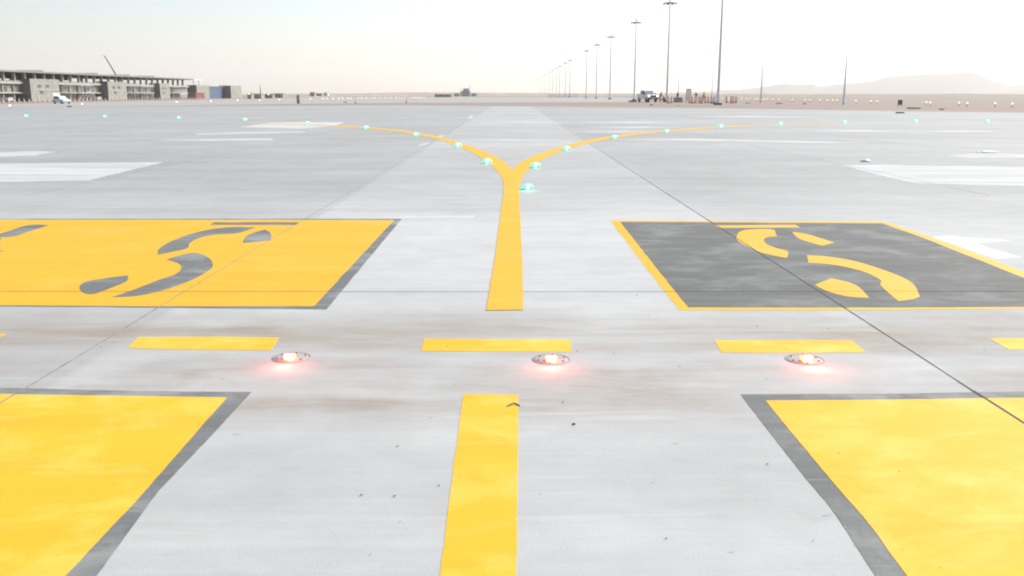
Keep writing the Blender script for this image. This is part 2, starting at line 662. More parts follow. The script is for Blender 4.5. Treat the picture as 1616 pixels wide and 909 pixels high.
# ------------------------------------------------------------------ pavement joints and cement film
def joint(name, x, y0, y1, wd, mat, z=.004, amp=.004):
    n = int((y1 - y0) / .12) if y1 - y0 < 30 else int((y1 - y0) / .5)
    A, B = [], []
    for i in range(n + 1):
        y = y0 + (y1 - y0) * i / n
        q = noise.noise(Vector((x, y * 1.7, 3))) * amp
        w_ = wd * (.85 + .5 * noise.noise(Vector((x + 9, y * 5, 1))))
        A.append(Vector((x + q - w_ / 2, y, z)))
        B.append(Vector((x + q + w_ / 2, y, z)))
    return struct(coat(A + B[::-1], z, name, mat))


def cross_joint(name, y, x0, x1, wd, mat, z=.004):
    n = int((x1 - x0) / .3)
    A, B = [], []
    for i in range(n + 1):
        x = x0 + (x1 - x0) * i / n
        q = noise.noise(Vector((x * 1.7, y, 3))) * .004
        A.append(Vector((x, y + q - wd / 2, z)))
        B.append(Vector((x, y + q + wd / 2, z)))
    return struct(coat(A + B[::-1], z, name, mat))


jr = ground(1340, 490, .003).x
jl = ground(240, 491, .003).x
yn = ground(800, 619, 0).y
y0f, y1f = ground(800, 487.5, 0).y, ground(800, 346, 0).y
for xj, wj, mt in ((jr, .013, 'joint'), (jl, .009, 'sand_joint')):
    joint('pavement_joint', xj, 1.5, yn + .02, wj, M[mt], z=.0046)
    joint('pavement_joint', xj, yn + .02, y0f - .02, wj, M[mt], z=.0016)
    joint('pavement_joint', xj, y0f - .02, y1f + .04, wj, M[mt], z=.0046)
    joint('pavement_joint', xj, y1f + .04, 30, wj * 1.2, M[mt], z=.0016)
    joint('pavement_joint', xj, 30.1, 112, .03, M['faint_joint'], z=.0015)
for xx in (jl - 4.9, jl - 9.8, jr + 4.9, jr + 9.8):
    joint('pavement_joint', xx, 14, 80, .03, M['faint_joint'], z=.0015)
yj = ground(800, 458.5, .01).y
xa, xb, xc = ground(532, 458.5, 0).x, ground(1048, 458.5, 0).x, ground(1690, 458.5, 0).x
cross_joint('pavement_joint', yj, -22, xa, .005, M['sand_joint'], z=.0046)
cross_joint('pavement_joint', yj, xa, xb, .006, M['cross'], z=.0016)
cross_joint('pavement_joint', yj, xb, xc, .006, M['cross'], z=.0046)

film_px = [
    [(-60, 258), (120, 256.5), (268, 255), (205, 270), (145, 285), (60, 287), (-60, 288)],
    [(225, 221), (330, 219), (445, 218.6), (440, 221), (330, 222.5)],
    [(290, 211.5), (400, 208), (492, 207.3), (488, 209.3), (380, 211), (300, 213)],
    [(365, 201), (420, 193.2), (480, 192), (555, 192.6), (535, 199), (478, 204), (420, 202.5)],
    [(-40, 240), (60, 237.5), (98, 239), (60, 246), (-40, 251)],
    [(1322, 260), (1380, 258.5), (1440, 261), (1640, 262.5), (1640, 295), (1520, 292), (1440, 290), (1380, 276)],
    [(1484, 246), (1540, 240.5), (1640, 243), (1640, 250), (1520, 250)],
    [(1468, 373.5), (1484, 371.5), (1500, 371), (1520, 374), (1602, 379), (1545, 384), (1560, 391), (1618, 407), (1574, 410), (1535, 397)],
    [(890, 192.5), (1000, 191.6), (1090, 194), (1010, 194.6)],
    [(905, 200.5), (1010, 199.7), (1100, 200.6), (1010, 202)],
    [(900, 207.6), (980, 206.8), (1040, 207.4), (980, 208.9)],
    [(930, 219.5), (1100, 218.5), (1280, 222.5), (1410, 226.5), (1280, 225.5), (1080, 221.5)],
    [(690, 219.8), (790, 218.8), (905, 220), (820, 222)],
    [(732, 192.8), (820, 191.8), (925, 192.8), (830, 194)],
    [(652, 231.5), (664, 227), (682, 223.5), (672, 229)],
    [(684, 218.5), (694, 213.5), (705, 212.5), (697, 217.5)],
    [(735, 188.5), (742, 182.5), (749, 181.5), (744, 187)],
    [(1270, 206), (1360, 205), (1440, 207.5), (1350, 208)],
    [(1440, 206.2), (1530, 205.8), (1590, 208), (1500, 208.6)],
    [(1060, 183.2), (1180, 182.6), (1330, 185), (1180, 185)],
    [(760, 343.5), (560, 345), (640, 341), (760, 340)],
]


def film(name, px, z, mat, inner):
    pts = rough_edges([ground(x, y, z) for x, y in px], z, .03, .25)
    c = sum(pts, Vector()) / len(pts)
    mb = MB()
    o_ = [mb.bm.verts.new(p) for p in pts]
    i_ = [mb.bm.verts.new(c + (p - c) * inner) for p in pts]
    n_ = len(pts)
    for i in range(n_):
        j = (i + 1) % n_
        mb.bm.faces.new((o_[i], o_[j], i_[j], i_[i]))
    f = mb.bm.faces.new(i_)
    bmesh.ops.triangulate(mb.bm, faces=[f])
    ob = mb.build(name, mat)
    ca = ob.data.attributes.new('cover', 'FLOAT', 'POINT')
    for i in range(n_):
        ca.data[i].value = 0.0
        ca.data[n_ + i].value = 1.0
    return struct(ob)


for i, px in enumerate(film_px):
    film('cement_film', px, .0007, M['film_bright'] if i == 7 else (M['film'] if i in (0, 4, 5, 6) else M['film_thin']), .93 if i in (0, 5, 7) else .8)

# ------------------------------------------------------------------ painted markings
# yellow direction panel, far left
p = thing('painted_sign', ground(500, 420), 'yellow painted panel with dark stencil letter and grey outline beyond the dashes', 'painted sign', 'large painted panels')


def child_paint(name, pixels, z, mat, parent, amp=.008):
    o = painted(name, pixels, z, mat, None, amp, smooth=name in ('letter', 'arrow'))
    o.parent = parent
    o.matrix_parent_inverse = Matrix.Translation(parent.location).inverted()
    return o


child_paint('border', [(-260, 345.4), (120, 345.3), (634, 345.2), (515, 488), (300, 486), (100, 484.0), (-520, 481)], .0013, M['dark_paint'], p)
child_paint('field', [(-265, 347.3), (100, 346.6), (622, 347.2), (495, 483.2), (240, 483.4), (-515, 477.5)], .0026, M['yellow_far'], p)
L = 'letter'
LEFT_GLYPHS = [
    [(331, 354.6), (338, 352), (344, 350.6), (473, 350.6), (467, 354.8)],
    [(249.5, 401.5), (250, 394), (262, 385), (280, 376.5), (300, 369.5), (322, 364), (345, 360), (372, 358.2), (404, 358.6), (385, 365), (368, 368.8), (345, 369.6), (325, 372.5), (309, 377.5), (299, 384), (295.5, 391.5), (275, 396.5)],
    [(383, 383), (387, 374.5), (398, 368), (418, 362), (425, 366), (428.5, 373), (427, 378.5), (405, 381.5)],
    [(262, 409.5), (284, 403), (303, 399.2), (318, 401), (331, 408), (335.5, 415), (335, 422), (324, 430), (308, 439), (288, 447.5), (262, 456.5), (232, 464), (207, 467.5), (176, 468.8), (200, 461), (224, 452), (255, 440), (275, 433.5), (285, 426), (286, 420), (279, 414)],
    [(125.5, 453.5), (128, 449), (138, 443.5), (160, 440), (183, 436.5), (202, 434.5), (200, 443.5), (178, 453), (160, 460), (148, 463.6), (136, 463.2), (128, 459)],
    [(-60, 386), (-20, 377), (0, 369), (44, 355.2), (78, 355), (50, 364), (20, 373.2), (-5, 373.4), (-20, 395), (-60, 402)],
    [(-60, 382), (-20, 379.5), (2, 377.5), (-10, 384), (-60, 392)],
    [(-60, 402), (-20, 399), (6, 395.6), (-10, 398.4), (-60, 408)],
]
for gpx in LEFT_GLYPHS[:5]:
    child_paint(L, gpx, .0039, M['dark_paint'], p, .006)
child_paint('arrow', [(-90, 408), (-40, 380), (0, 369), (44, 355.2), (78, 355), (50, 364), (20, 373.2), (-2, 373.5), (2, 377.5), (-14, 386), (-14, 394), (7, 396), (-30, 401)], .0039, M['dark_paint'], p, .006)

p = thing('painted_sign', ground(1250, 420), 'weathered black painted panel with yellow stencil letter and yellow outline', 'painted sign', 'large painted panels')
child_paint('border', [(963, 348), (1180, 349), (1396, 349.6), (1460, 371), (1540, 399.5), (1660, 446), (1800, 486), (1616, 487), (1340, 489.4), (1072, 489.6), (1020, 423)], .0013, M['yellow_far'], p)
child_paint('field', [(979, 350), (1180, 351), (1392, 352.2), (1455, 374.5), (1540, 408), (1640, 448), (1735, 481), (1616, 484), (1340, 485), (1086, 484.6), (1030, 415)], .0026, M['black_field'], p)
RIGHT_GLYPHS = [
    [(1127, 355.6), (1255, 354.6), (1263, 359), (1137, 359.8)],
    [(1162.5, 373), (1167, 366), (1180, 362.4), (1205, 361.4), (1222, 362.6), (1226, 372.8), (1212, 373.4), (1205.5, 377.5), (1209, 384.5), (1224, 391), (1243, 396.8), (1242, 407), (1218, 402.6), (1195, 396), (1172, 385), (1163, 378)],
    [(1250, 366), (1276, 370), (1317, 382.8), (1297, 387.6), (1262, 377)],
    [(1273.5, 402.6), (1308, 405), (1345, 411), (1375, 419.5), (1400, 428), (1425, 438), (1443, 450), (1452, 468), (1440, 472), (1418, 475), (1400, 460), (1389, 448), (1391, 443), (1372, 432), (1345, 423.5), (1310, 417), (1276, 414.4)],
    [(1285.5, 449.6), (1312, 439), (1350, 449.4), (1372, 470), (1340, 468), (1310, 461)],
]
for gpx in RIGHT_GLYPHS:
    child_paint(L, gpx, .0039, M['yellow_far'], p, .006)

p = thing('painted_sign', ground(200, 760), 'bright yellow painted panel in grey outline before the dashes, its right edge slanting', 'painted sign', 'large painted panels')
child_paint('border', [(-600, 605), (0, 611.5), (210, 617), (397, 618.6), (330, 691), (250, 775), (152, 909), (90, 990), (-900, 1000)], .0013, M['dark_paint'], p, .006)
child_paint('field', [(-600, 612), (0, 621.5), (200, 624.6), (358, 627), (300, 693), (215, 790), (102, 909), (30, 990), (-900, 1000)], .0026, M['yellow'], p, .006)
p = thing('painted_sign', ground(1420, 760), 'bright yellow painted panel in grey outline before the dashes, crossed by the dark joint', 'painted sign', 'large painted panels')
child_paint('border', [(1169, 622.2), (1400, 621.2), (1616, 617.5), (2200, 609), (2500, 1000), (1440, 1000), (1382, 909), (1310, 800), (1240, 715)], .0013, M['dark_paint'], p, .006)
child_paint('field', [(1208, 631.8), (1400, 630.5), (1616, 627.5), (2200, 618), (2500, 1000), (1480, 1000), (1432, 909), (1370, 825), (1280, 720)], .0026, M['yellow'], p, .006)

# dashes of the holding line
DASH = [
    ([(-225, 526), (11, 526.5), (-3, 532.5), (-245, 531)], 'yellow holding dash cut by the left picture edge'),
    ([(218, 532), (330, 531), (441, 532.6), (428, 552.6), (320, 552), (201, 549)], 'yellow holding dash next to the red light left of centreline'),
    ([(669, 534.4), (780, 535), (900, 535.2), (902, 555), (790, 554.6), (665, 553.6)], 'yellow holding dash in line with the broken yellow centreline'),
    ([(1127, 536.4), (1240, 536.6), (1344, 537), (1366, 555.8), (1250, 556.4), (1139, 556)], 'yellow holding dash behind the red light right of centreline'),
    ([(1562, 534), (1700, 532), (1800, 532), (1830, 550), (1593, 551.5)], 'yellow holding dash beyond the dark joint, cut by right edge'),
]
for px, lb in DASH:
    tag(painted('painted_dash', px, .0013, M['yellow'], None, .006), lb, 'painted dash', 'dashes of the holding line')

tag(painted('painted_centreline', [(731, 622), (770, 621.5), (818, 623), (817, 740), (815, 909), (814, 1010), (684, 1010), (694, 909), (710, 780)], .0013, M['yellow'], None, .006),
    'broad bright yellow line running towards the viewer, nearest piece', 'centreline')

# the fork: stem and two curving branches in one outline
tag(painted('painted_fork_line', [
    (767, 489.5), (779, 420), (787, 360), (795, 300), (793.5, 284), (788, 274), (778, 263), (765, 252.5), (745, 240.5), (720, 229.3), (690, 219.6), (650, 211), (600, 204.6), (545, 200.4), (480, 197.4), (380, 195),
    (380, 194.5), (480, 196.5), (550, 199.1), (605, 202.8), (655, 208.6), (695, 216.4), (725, 225), (752, 234), (778, 244.6), (796, 256), (808, 266.8),
    (822, 256), (842, 246), (868, 236.6), (900, 227.4), (935, 219.6), (980, 212.4), (1040, 206.4), (1100, 202), (1180, 198.4), (1330, 195.6),
    (1330, 196.1), (1180, 199.4), (1100, 203.8), (1040, 208.6), (985, 215.2), (940, 223.2), (905, 232), (880, 240.6), (858, 250.6), (840, 262), (828, 274), (821, 288), (819, 300), (821, 340), (823.5, 400), (826, 488.8)],
    .004, M['yellow_far'], None, .005, .12, True),
    'yellow line that forks into two long curving branches beyond the dashes', 'centreline')

# ------------------------------------------------------------------ airfield lights
def lamp(px, py, col, power, up, toward, radius):
    pass


def inset_light(name, loc, label, cat, group, lens_mat, core_mat, lamp_col, power, big=1.0, dome=True):
    root = thing(name, loc, label, cat, group)
    MB().lathe([(.116, .0), (.114, .0018), (.103, .0018), (.102, .0005)], 40).build('sealant_ring', M['crust'], root)
    MB().lathe([(.101, .0), (.100, .0015), (.090, .003), (.06, .006), (.0, .008)], 40).build('cover_plate', M['plate'], root)
    if dome:
        g_ = big
        ln = MB().lathe([(.080 * g_, .014), (.086 * g_, .030 * g_), (.080 * g_, .052 * g_), (.052 * g_, .078 * g_), (0, .088 * g_)], 24).build('lens', lens_mat, root)
        bulb = MB().lathe([(0, -.036), (.026, -.026), (.038, 0), (.026, .026), (0, .036)], 18).build('bulb', core_mat, ln)
        bulb.location = (0, -.060 * g_, .044 * g_)
        bulb.scale = (g_ * 1.08,) * 3
    else:
        ln = MB().box((-.036, -.058, .005), (.032, -.012, .034), .010).build('lens', lens_mat, root)
        MB().box((-.027, -.064, .007), (.021, -.054, .036), .004).build('bulb', core_mat, ln)
    for i in range(6):
        t_ = i * math.pi / 3 + .4
        MB().tube((.083 * math.cos(t_), (.083) * math.sin(t_), .005), (.083 * math.cos(t_), .083 * math.sin(t_), .0105), .005, n=8).build('bolt', M['dark_steel'], root)
    if power:
        ld = bpy.data.lights.new('lamp_glow', 'POINT')
        ld.energy = power
        ld.color = lamp_col
        ld.shadow_soft_size = .03
        lo = bpy.data.objects.new('lamp_glow', ld)
        COL.objects.link(lo)
        lo.parent = root
        lo.location = (0, -.19, .07)
    return root


REDS = [(460, 564.5, 'lit red inset light on worn crust beside the left dash'),
        (870, 567.5, 'lit red inset light just in front of the middle dash'),
        (1270, 567.5, 'lit red inset light just in front of the right dash')]
for x, y, lb in REDS:
    inset_light('inset_light', ground(x, y), lb, 'airfield light', 'red stop bar lights', M['red_lens'], M['red_glow'], (1, .15, .11), .5, dome=False)

GREENS = [(833, 299, 'brightest green inset light, right of the stem below the fork')]
lx = [(769, 258), (723, 231.3), (656.5, 214), (578, 203), (486, 195.6), (387, 190), (283, 187), (166, 184.8), (42, 184)]
rx = [(845, 264.5), (894, 237), (969, 218), (1051.5, 208.6), (1137, 201), (1231, 197), (1332, 194.6), (1444, 193), (1557, 193.4)]
ordn = ['first', 'second', 'third', 'fourth', 'fifth', 'sixth', 'seventh', 'eighth', 'ninth']
for i, (x, y) in enumerate(lx):
    GREENS.append((x, y, f'{ordn[i]} green inset light from the fork along the left branch'))
for i, (x, y) in enumerate(rx):
    GREENS.append((x, y, f'{ordn[i]} green inset light from the fork along the right branch'))
for i, (x, y, lb) in enumerate(GREENS):
    q = ground(x, y)
    inset_light('inset_light', q, lb, 'airfield light', 'green lead lights along the forked line', M['green_lens'], M['green_glow'], (.25, 1, .6), .35 if i == 0 else (.15 if q.y < 40 else 0), big=1.1 if i == 0 else (1.3 if q.y < 40 else 1.55))

# ------------------------------------------------------------------ light masts
def make_mast(loc, label):
    root = thing('light_mast', loc, label, 'light mast', 'row of tall floodlight masts')
    MB().lathe([(.20, .4), (.175, 6), (.135, 12), (.095, 18.2), (0, 18.25)], 16).build('pole', M['steel'], root)
    MB().lathe([(.30, .32), (.30, 1.5), (.25, 1.62), (.195, 1.65)], 16).build('base_sleeve', M['white'], root)
    MB().box((-.50, -.45, 0), (.50, .45, .30), .04).build('foundation', M['con_dark'], root)
    hd = MB().lathe([(1.02, 17.62), (1.08, 17.62), (1.08, 17.72), (1.02, 17.72), (1.02, 17.62)], 28).build('head_ring', M['dark_steel'], root)
    sp = MB()
    for i in range(4):
        a = i * math.pi / 2 + .4
        sp.tube((.1 * math.cos(a), .1 * math.sin(a), 17.67), (1.04 * math.cos(a), 1.04 * math.sin(a), 17.67), .03, n=6)
    sp.build('spoke', M['dark_steel'], hd)
    for i in range(8):
        a = i * math.pi / 4 + .2
        c, s = math.cos(a), math.sin(a)
        o = MB().prism([(-.20, -.02), (.20, -.02), (.16, .16), (-.16, .16)], 'Y', -.12, .16, .015).build('floodlight', M['dark_steel'], root)
        o.location = (1.14 * c, 1.14 * s, 17.48)
        o.rotation_euler = (rad(22), 0, a + math.pi / 2)
    MB().lathe([(.0, 18.25), (.30, 18.2), (.34, 18.28), (.12, 18.42), (0, 18.44)], 14).build('top_cap', M['steel'], root)
    return root


mast_px = [1133.5, 1052.5, 1001, 962.5, 941, 925, None, 899, 892, 883, 878, 872, 867, 860, 855, 850]
mast_lbl = ['nearest and thickest floodlight mast, its top out of the picture', 'second nearest floodlight mast, head just inside the top edge', 'floodlight mast rising behind the white pickup',
            'fourth floodlight mast of the receding row', 'fifth floodlight mast of the receding row', 'sixth floodlight mast, last one before the gap']
mproto = None
mi = 0
for i, px in enumerate(mast_px):
    if px is None:
        continue
    # the row runs parallel to the view axis, 28.7 m to its right
    Yd = 28.7 * F_PX / ((px - 808) * CP)
    loc = Vector((28.7, Yd, -.01))
    lb = mast_lbl[mi] if mi < 6 else 'faint slender floodlight mast in the hazy far end of the row'
    if mproto is None:
        mproto = make_mast(loc, lb)
    else:
        copy_thing(mproto, loc, lb)
    mi += 1


def thin_pole(px, base, top, w0, label):
    q = far(px, base, 1.5)
    h = metres(base - top, q.y)
    root = thing('lighting_pole', q, label, 'pole', 'slim headless poles')
    MB().lathe([(metres(w0, q.y) / 2, .3), (metres(w0, q.y) / 2 * .62, h * .6), (metres(w0, q.y) / 2 * .3, h), (0, h + .02)], 12).build('pole', M['offwhite'], root)
    MB().lathe([(metres(w0, q.y) * .58, 0), (metres(w0, q.y) * .58, .3), (metres(w0, q.y) * .52, h * .10), (0, h * .101)], 12).build('base_sleeve', M['white'], root)


thin_pole(1331, 165.5, 88, 3.4, 'pale slim tapered pole standing alone before the hills')
thin_pole(1200.5, 162.5, 104, 3.0, 'pale slim pole among the amber lights')
thin_pole(1070, 158, 116, 1.5, 'very thin pole behind the orange delineators')
thin_pole(1123, 159, 112, 1.6, 'very thin pole close to the nearest mast')

# ------------------------------------------------------------------ vehicles
def wheel(root, x, y, r, wd, side):
    t_ = MB()
    n = 20
    prof_ = [(r * .62, -wd / 2), (r * .93, -wd / 2), (r, -wd / 3), (r, wd / 3), (r * .93, wd / 2), (r * .62, wd / 2)]
    t_.lathe(prof_, n)
    o = t_.build('wheel', M['rubber'], root)
    o.location = (x, y, r)
    o.rotation_euler = (0, math.pi / 2, 0)
    MB().lathe([(0, wd * .30), (r * .25, wd * .36), (r * .6, wd * .30), (r * .63, wd * .40), (r * .63, -wd * .40), (0, -wd * .3)], n).build('rim', M['steel'], o)
    return o


def pickup(loc, rz):
    root = thing('pickup_truck', loc, 'white pickup truck with headlights lit, parked left of the workers', 'pickup truck', rz=rz)
    # front faces local -Y
    body = [(-2.55, .62), (-2.62, .85), (-2.58, 1.08), (-2.35, 1.18), (-1.25, 1.26), (2.55, 1.26), (2.62, 1.2), (2.62, .60), (2.0, .55), (-2.2, .50)]
    MB().prism(body, 'X', -.90, .90, .05).build('body', M['white'], root)
    cab = [(-1.35, 1.24), (-.62, 1.86), (-.35, 1.93), (1.0, 1.93), (1.18, 1.85), (1.32, 1.24)]
    MB().prism(cab, 'X', -.78, .78, .05).build('cabin', M['white'], root)
    ws = MB().poly([(-.68, -1.30, 1.30), (.68, -1.30, 1.30), (.62, -.68, 1.83), (-.62, -.68, 1.83)]).build('windscreen', M['windscreen'], root)
    sol = ws.modifiers.new('s', 'SOLIDIFY')
    sol.thickness = .03
    sol.offset = 1
    for s in (-1, 1):
        MB().prism([(-1.05, 1.30), (-.62, 1.74), (-.15, 1.80), (-.15, 1.30)], 'X', s * .76, s * .795).build('side_window', M['glass'], root)
        MB().prism([(-.05, 1.30), (-.05, 1.80), (.9, 1.80), (1.05, 1.30)], 'X', s * .76, s * .795).build('side_window', M['glass'], root)
        MB().box((s * .78, -1.12, 1.28), (s * 1.08, -.98, 1.46), .03).build('mirror', M['black'], root)
        MB().box((min(s * .62, s * .84), -2.66, .92), (max(s * .62, s * .84), -2.52, 1.05), .03).build('headlight', M['head_glow'], root)
        MB().box((min(s * .62, s * .88), 2.58, .80), (max(s * .62, s * .88), 2.66, 1.12), .02).build('tail_light', M['red'], root)
        wheel(root, s * .80, -1.65, .40, .26, s)
        wheel(root, s * .80, 1.60, .40, .26, s)
        MB().box((min(s * .88, s * .925), -.35, .86), (max(s * .88, s * .925), -.20, .92), .01).build('handle', M['black'], root)
    MB().box((-.52, -2.655, .86), (.52, -2.56, 1.10), .02).build('grille', M['black'], root)
    bp = MB().box((-.92, -2.74, .46), (.92, -2.56, .74), .04).build('bumper', M['dark_steel'], root)
    MB().box((-.26, -2.76, .56), (.26, -2.735, .68)).build('number_plate', M['offwhite'], bp)
    MB().box((-.74, 1.45, 1.262), (.74, 2.5, 1.275)).build('load_bed', M['dark_steel'], root)
    return root


pickup(ground(1021.3, 161.2), rad(13)).scale = (1.13, 1.13, 1.13)


def hatchback(loc, rz):
    root = thing('hatchback_car', loc, 'white hatchback car with raised tailgate parked before the unfinished building', 'car', rz=rz)
    # front faces local +X
    body = [(-1.85, .35), (-1.9, .60), (-1.84, .90), (.70, .96), (1.65, .80), (1.88, .62), (1.88, .36), (1.5, .24), (-1.6, .24)]
    MB().prism(body, 'Y', -.82, .82, .05).build('body', M['white'], root)
    cab = [(-1.78, .90), (-1.45, 1.38), (-.9, 1.46), (-.05, 1.44), (.75, .95)]
    MB().prism(cab, 'Y', -.70, .70, .05).build('cabin', M['white'], root)
    for s in (-1, 1):
        MB().prism([(-1.55, .97), (-1.3, 1.34), (-.62, 1.38), (-.62, .97)], 'Y', s * .69, s * .715).build('side_window', M['glass'], root)
        MB().prism([(-.54, .97), (-.54, 1.38), (-.08, 1.36), (.52, .97)], 'Y', s * .69, s * .715).build('side_window', M['glass'], root)
        MB().box((1.74, min(s * .5, s * .76), .60), (1.87, max(s * .5, s * .76), .76), .02).build('headlight', M['offwhite'], root)
        for xx in (-1.2, 1.2):
            o = wheel(root, 0, 0, .30, .20, s)
            o.location = (xx, s * .74, .30)
            o.rotation_euler = (math.pi / 2, 0, 0)
    tgm = MB().prism([(-1.47, 1.41), (-1.43, 1.45), (-1.93, 1.98), (-1.98, 1.95)], 'Y', -.66, .66, .01).build('tailgate', M['white'], root)
    MB().prism([(-1.585, 1.525), (-1.86, 1.835), (-1.875, 1.82), (-1.60, 1.515)], 'Y', -.5, .5).build('rear_window', M['glass'], tgm)
    MB().box((-1.93, -.80, .34), (-1.80, .80, .56), .03).build('bumper', M['black'], root)
    return root


hatchback(far(98, 166.4, 3.5), rad(-36)).scale = (.82, .82, .82)


def skip(loc, rz, label):
    root = thing('site_skip', loc, label, 'skip', 'small white skips by the building', rz=rz)
    MB().prism([(-.75, .22), (-.95, .80), (.95, .80), (.75, .22)], 'X', -.65, .65, .03).build('body', M['white'], root)
    MB().box((-.70, -1.0, .80), (.70, 1.0, .86), .02).build('rim', M['offwhite'], root)
    for sx in (-1, 1):
        for sy in (-1, 1):
            o = wheel(root, 0, 0, .13, .08, sx)
            o.location = (sx * .45, sy * .55, .13)
    return root


skip(Vector((-95.5, 176, -.01)), rad(80), 'small white skip left of the nearest stair tower')
skip(Vector((-95.5, 214, -.01)), rad(75), 'small white skip left of the middle stair tower')

# ------------------------------------------------------------------ people
BASEJ = {
    'pelvis': ((0, 0, .95), .135), 'spine': ((0, -.01, 1.16), .130), 'chest': ((0, 0, 1.36), .150), 'neck': ((0, 0, 1.50), .060),
    'head': ((0, -.02, 1.62), .088), 'crown': ((0, -.01, 1.71), .078), 'nose': ((0, -.12, 1.61), .016),
}
LIMB = {'shoulder': ((.175, 0, 1.42), .065), 'elbow': ((.24, .02, 1.14), .046), 'wrist': ((.26, -.06, .90), .030), 'palm': ((.26, -.085, .82), .034),
        'hip': ((.095, 0, .90), .095), 'knee': ((.11, -.02, .50), .062), 'ankle': ((.11, .02, .09), .042), 'toe': ((.12, -.15, .04), .038)}
EDG = [('pelvis', 'spine'), ('spine', 'chest'), ('chest', 'neck'), ('neck', 'head'), ('head', 'crown'), ('head', 'nose')]


def person(loc, rz, label, pose, top, legs, hat=None, vest=None):
    J = {k: [Vector(v[0]), v[1]] for k, v in BASEJ.items()}
    for s, n_ in ((-1, 'r_'), (1, 'l_')):
        for k, v in LIMB.items():
            J[n_ + k] = [Vector((v[0][0] * s, v[0][1], v[0][2])), v[1]]
    for k, v in pose.items():
        J[k][0] = Vector(v)
    E = list(EDG)
    for n_ in ('r_', 'l_'):
        E += [('chest', n_ + 'shoulder'), (n_ + 'shoulder', n_ + 'elbow'), (n_ + 'elbow', n_ + 'wrist'), (n_ + 'wrist', n_ + 'palm'),
              ('pelvis', n_ + 'hip'), (n_ + 'hip', n_ + 'knee'), (n_ + 'knee', n_ + 'ankle'), (n_ + 'ankle', n_ + 'toe')]
        wr, pm = J[n_ + 'wrist'][0], J[n_ + 'palm'][0]
        dv = (pm - wr).normalized()
        sd = dv.orthogonal().normalized()
        for i in range(5):
            off = sd * (.016 * (i - 1.5) if i < 4 else .045)
            ln = (.07, .08, .075, .06, .045)[i]
            a = n_ + f'f{i}'
            J[a] = [pm + dv * (.03 if i < 4 else -.01) + off, .010]
            J[a + 't'] = [J[a][0] + dv * ln * .8 + sd * (.02 if i == 4 else 0) + Vector((0, -.012, 0)), .008]
            E += [(n_ + 'palm', a), (a, a + 't')]
    names = list(J)
    idx = {k: i for i, k in enumerate(names)}
    me = bpy.data.meshes.new('person')
    me.from_pydata([J[k][0] for k in names], [(idx[a], idx[b]) for a, b in E], [])
    tmp = bpy.data.objects.new('tmp_person', me)
    COL.objects.link(tmp)
    sk = tmp.modifiers.new('skin', 'SKIN')
    sk.use_smooth_shade = True
    for i, k in enumerate(names):
        me.skin_vertices[0].data[i].radius = (J[k][1], J[k][1] * (.72 if k in ('chest', 'spine', 'pelvis') else 1))
    me.skin_vertices[0].data[0].use_root = True
    tmp.modifiers.new('sub', 'SUBSURF').render_levels = 1
    tmp.modifiers['sub'].levels = 1
    dg = bpy.context.evaluated_depsgraph_get()
    out = bpy.data.meshes.new_from_object(tmp.evaluated_get(dg))
    bpy.data.objects.remove(tmp)
    out.materials.clear()
    for m in (M['skin'], M[top], M[legs], M['rubber']):
        out.materials.append(m)
    for f in out.polygons:
        best = min(names, key=lambda k: (J[k][0] - f.center).length - J[k][1])
        b = best.split('_')[-1]
        f.material_index = 0 if b in ('head', 'crown', 'nose', 'neck', 'palm', 'wrist') or b.startswith('f') else (3 if b in ('ankle', 'toe') else (2 if b in ('hip', 'knee', 'pelvis') else 1))
        f.use_smooth = True
    o = bpy.data.objects.new('person', out)
    COL.objects.link(o)
    o.location = loc
    o.rotation_euler = (0, 0, rz)
    o.scale = (1.12, 1.12, 1.08)
    tag(o, label, 'person', 'workers by the masts')
    c = J['crown'][0]
    up = (J['crown'][0] - J['neck'][0]).normalized()
    q = up.to_track_quat('Z', 'Y')
    if hat:
        h_ = MB().lathe([(.150, -.03), (.150, -.015), (.112, -.01), (.108, .05), (.07, .10), (0, .118)], 18).build('helmet', M[hat], o)
    else:
        h_ = MB().lathe([(.098, -.04), (.104, .01), (.085, .065), (.045, .09), (0, .096)], 16).build('hair', M['hair'], o)
    h_.location = c
    h_.rotation_euler = q.to_euler()
    if vest:
        a, b = J['pelvis'][0], J['chest'][0]
        dvec = b - a
        v_ = MB().lathe([(.185, -.02), (.205, .12), (.215, dvec.length * .8), (.20, dvec.length + .05), (.10, dvec.length + .11)], 18).build('vest', M[vest], o)
        v_.scale = (1, .78, 1)
        v_.location = a
        v_.rotation_euler = dvec.to_track_quat('Z', 'Y').to_euler()
    return o


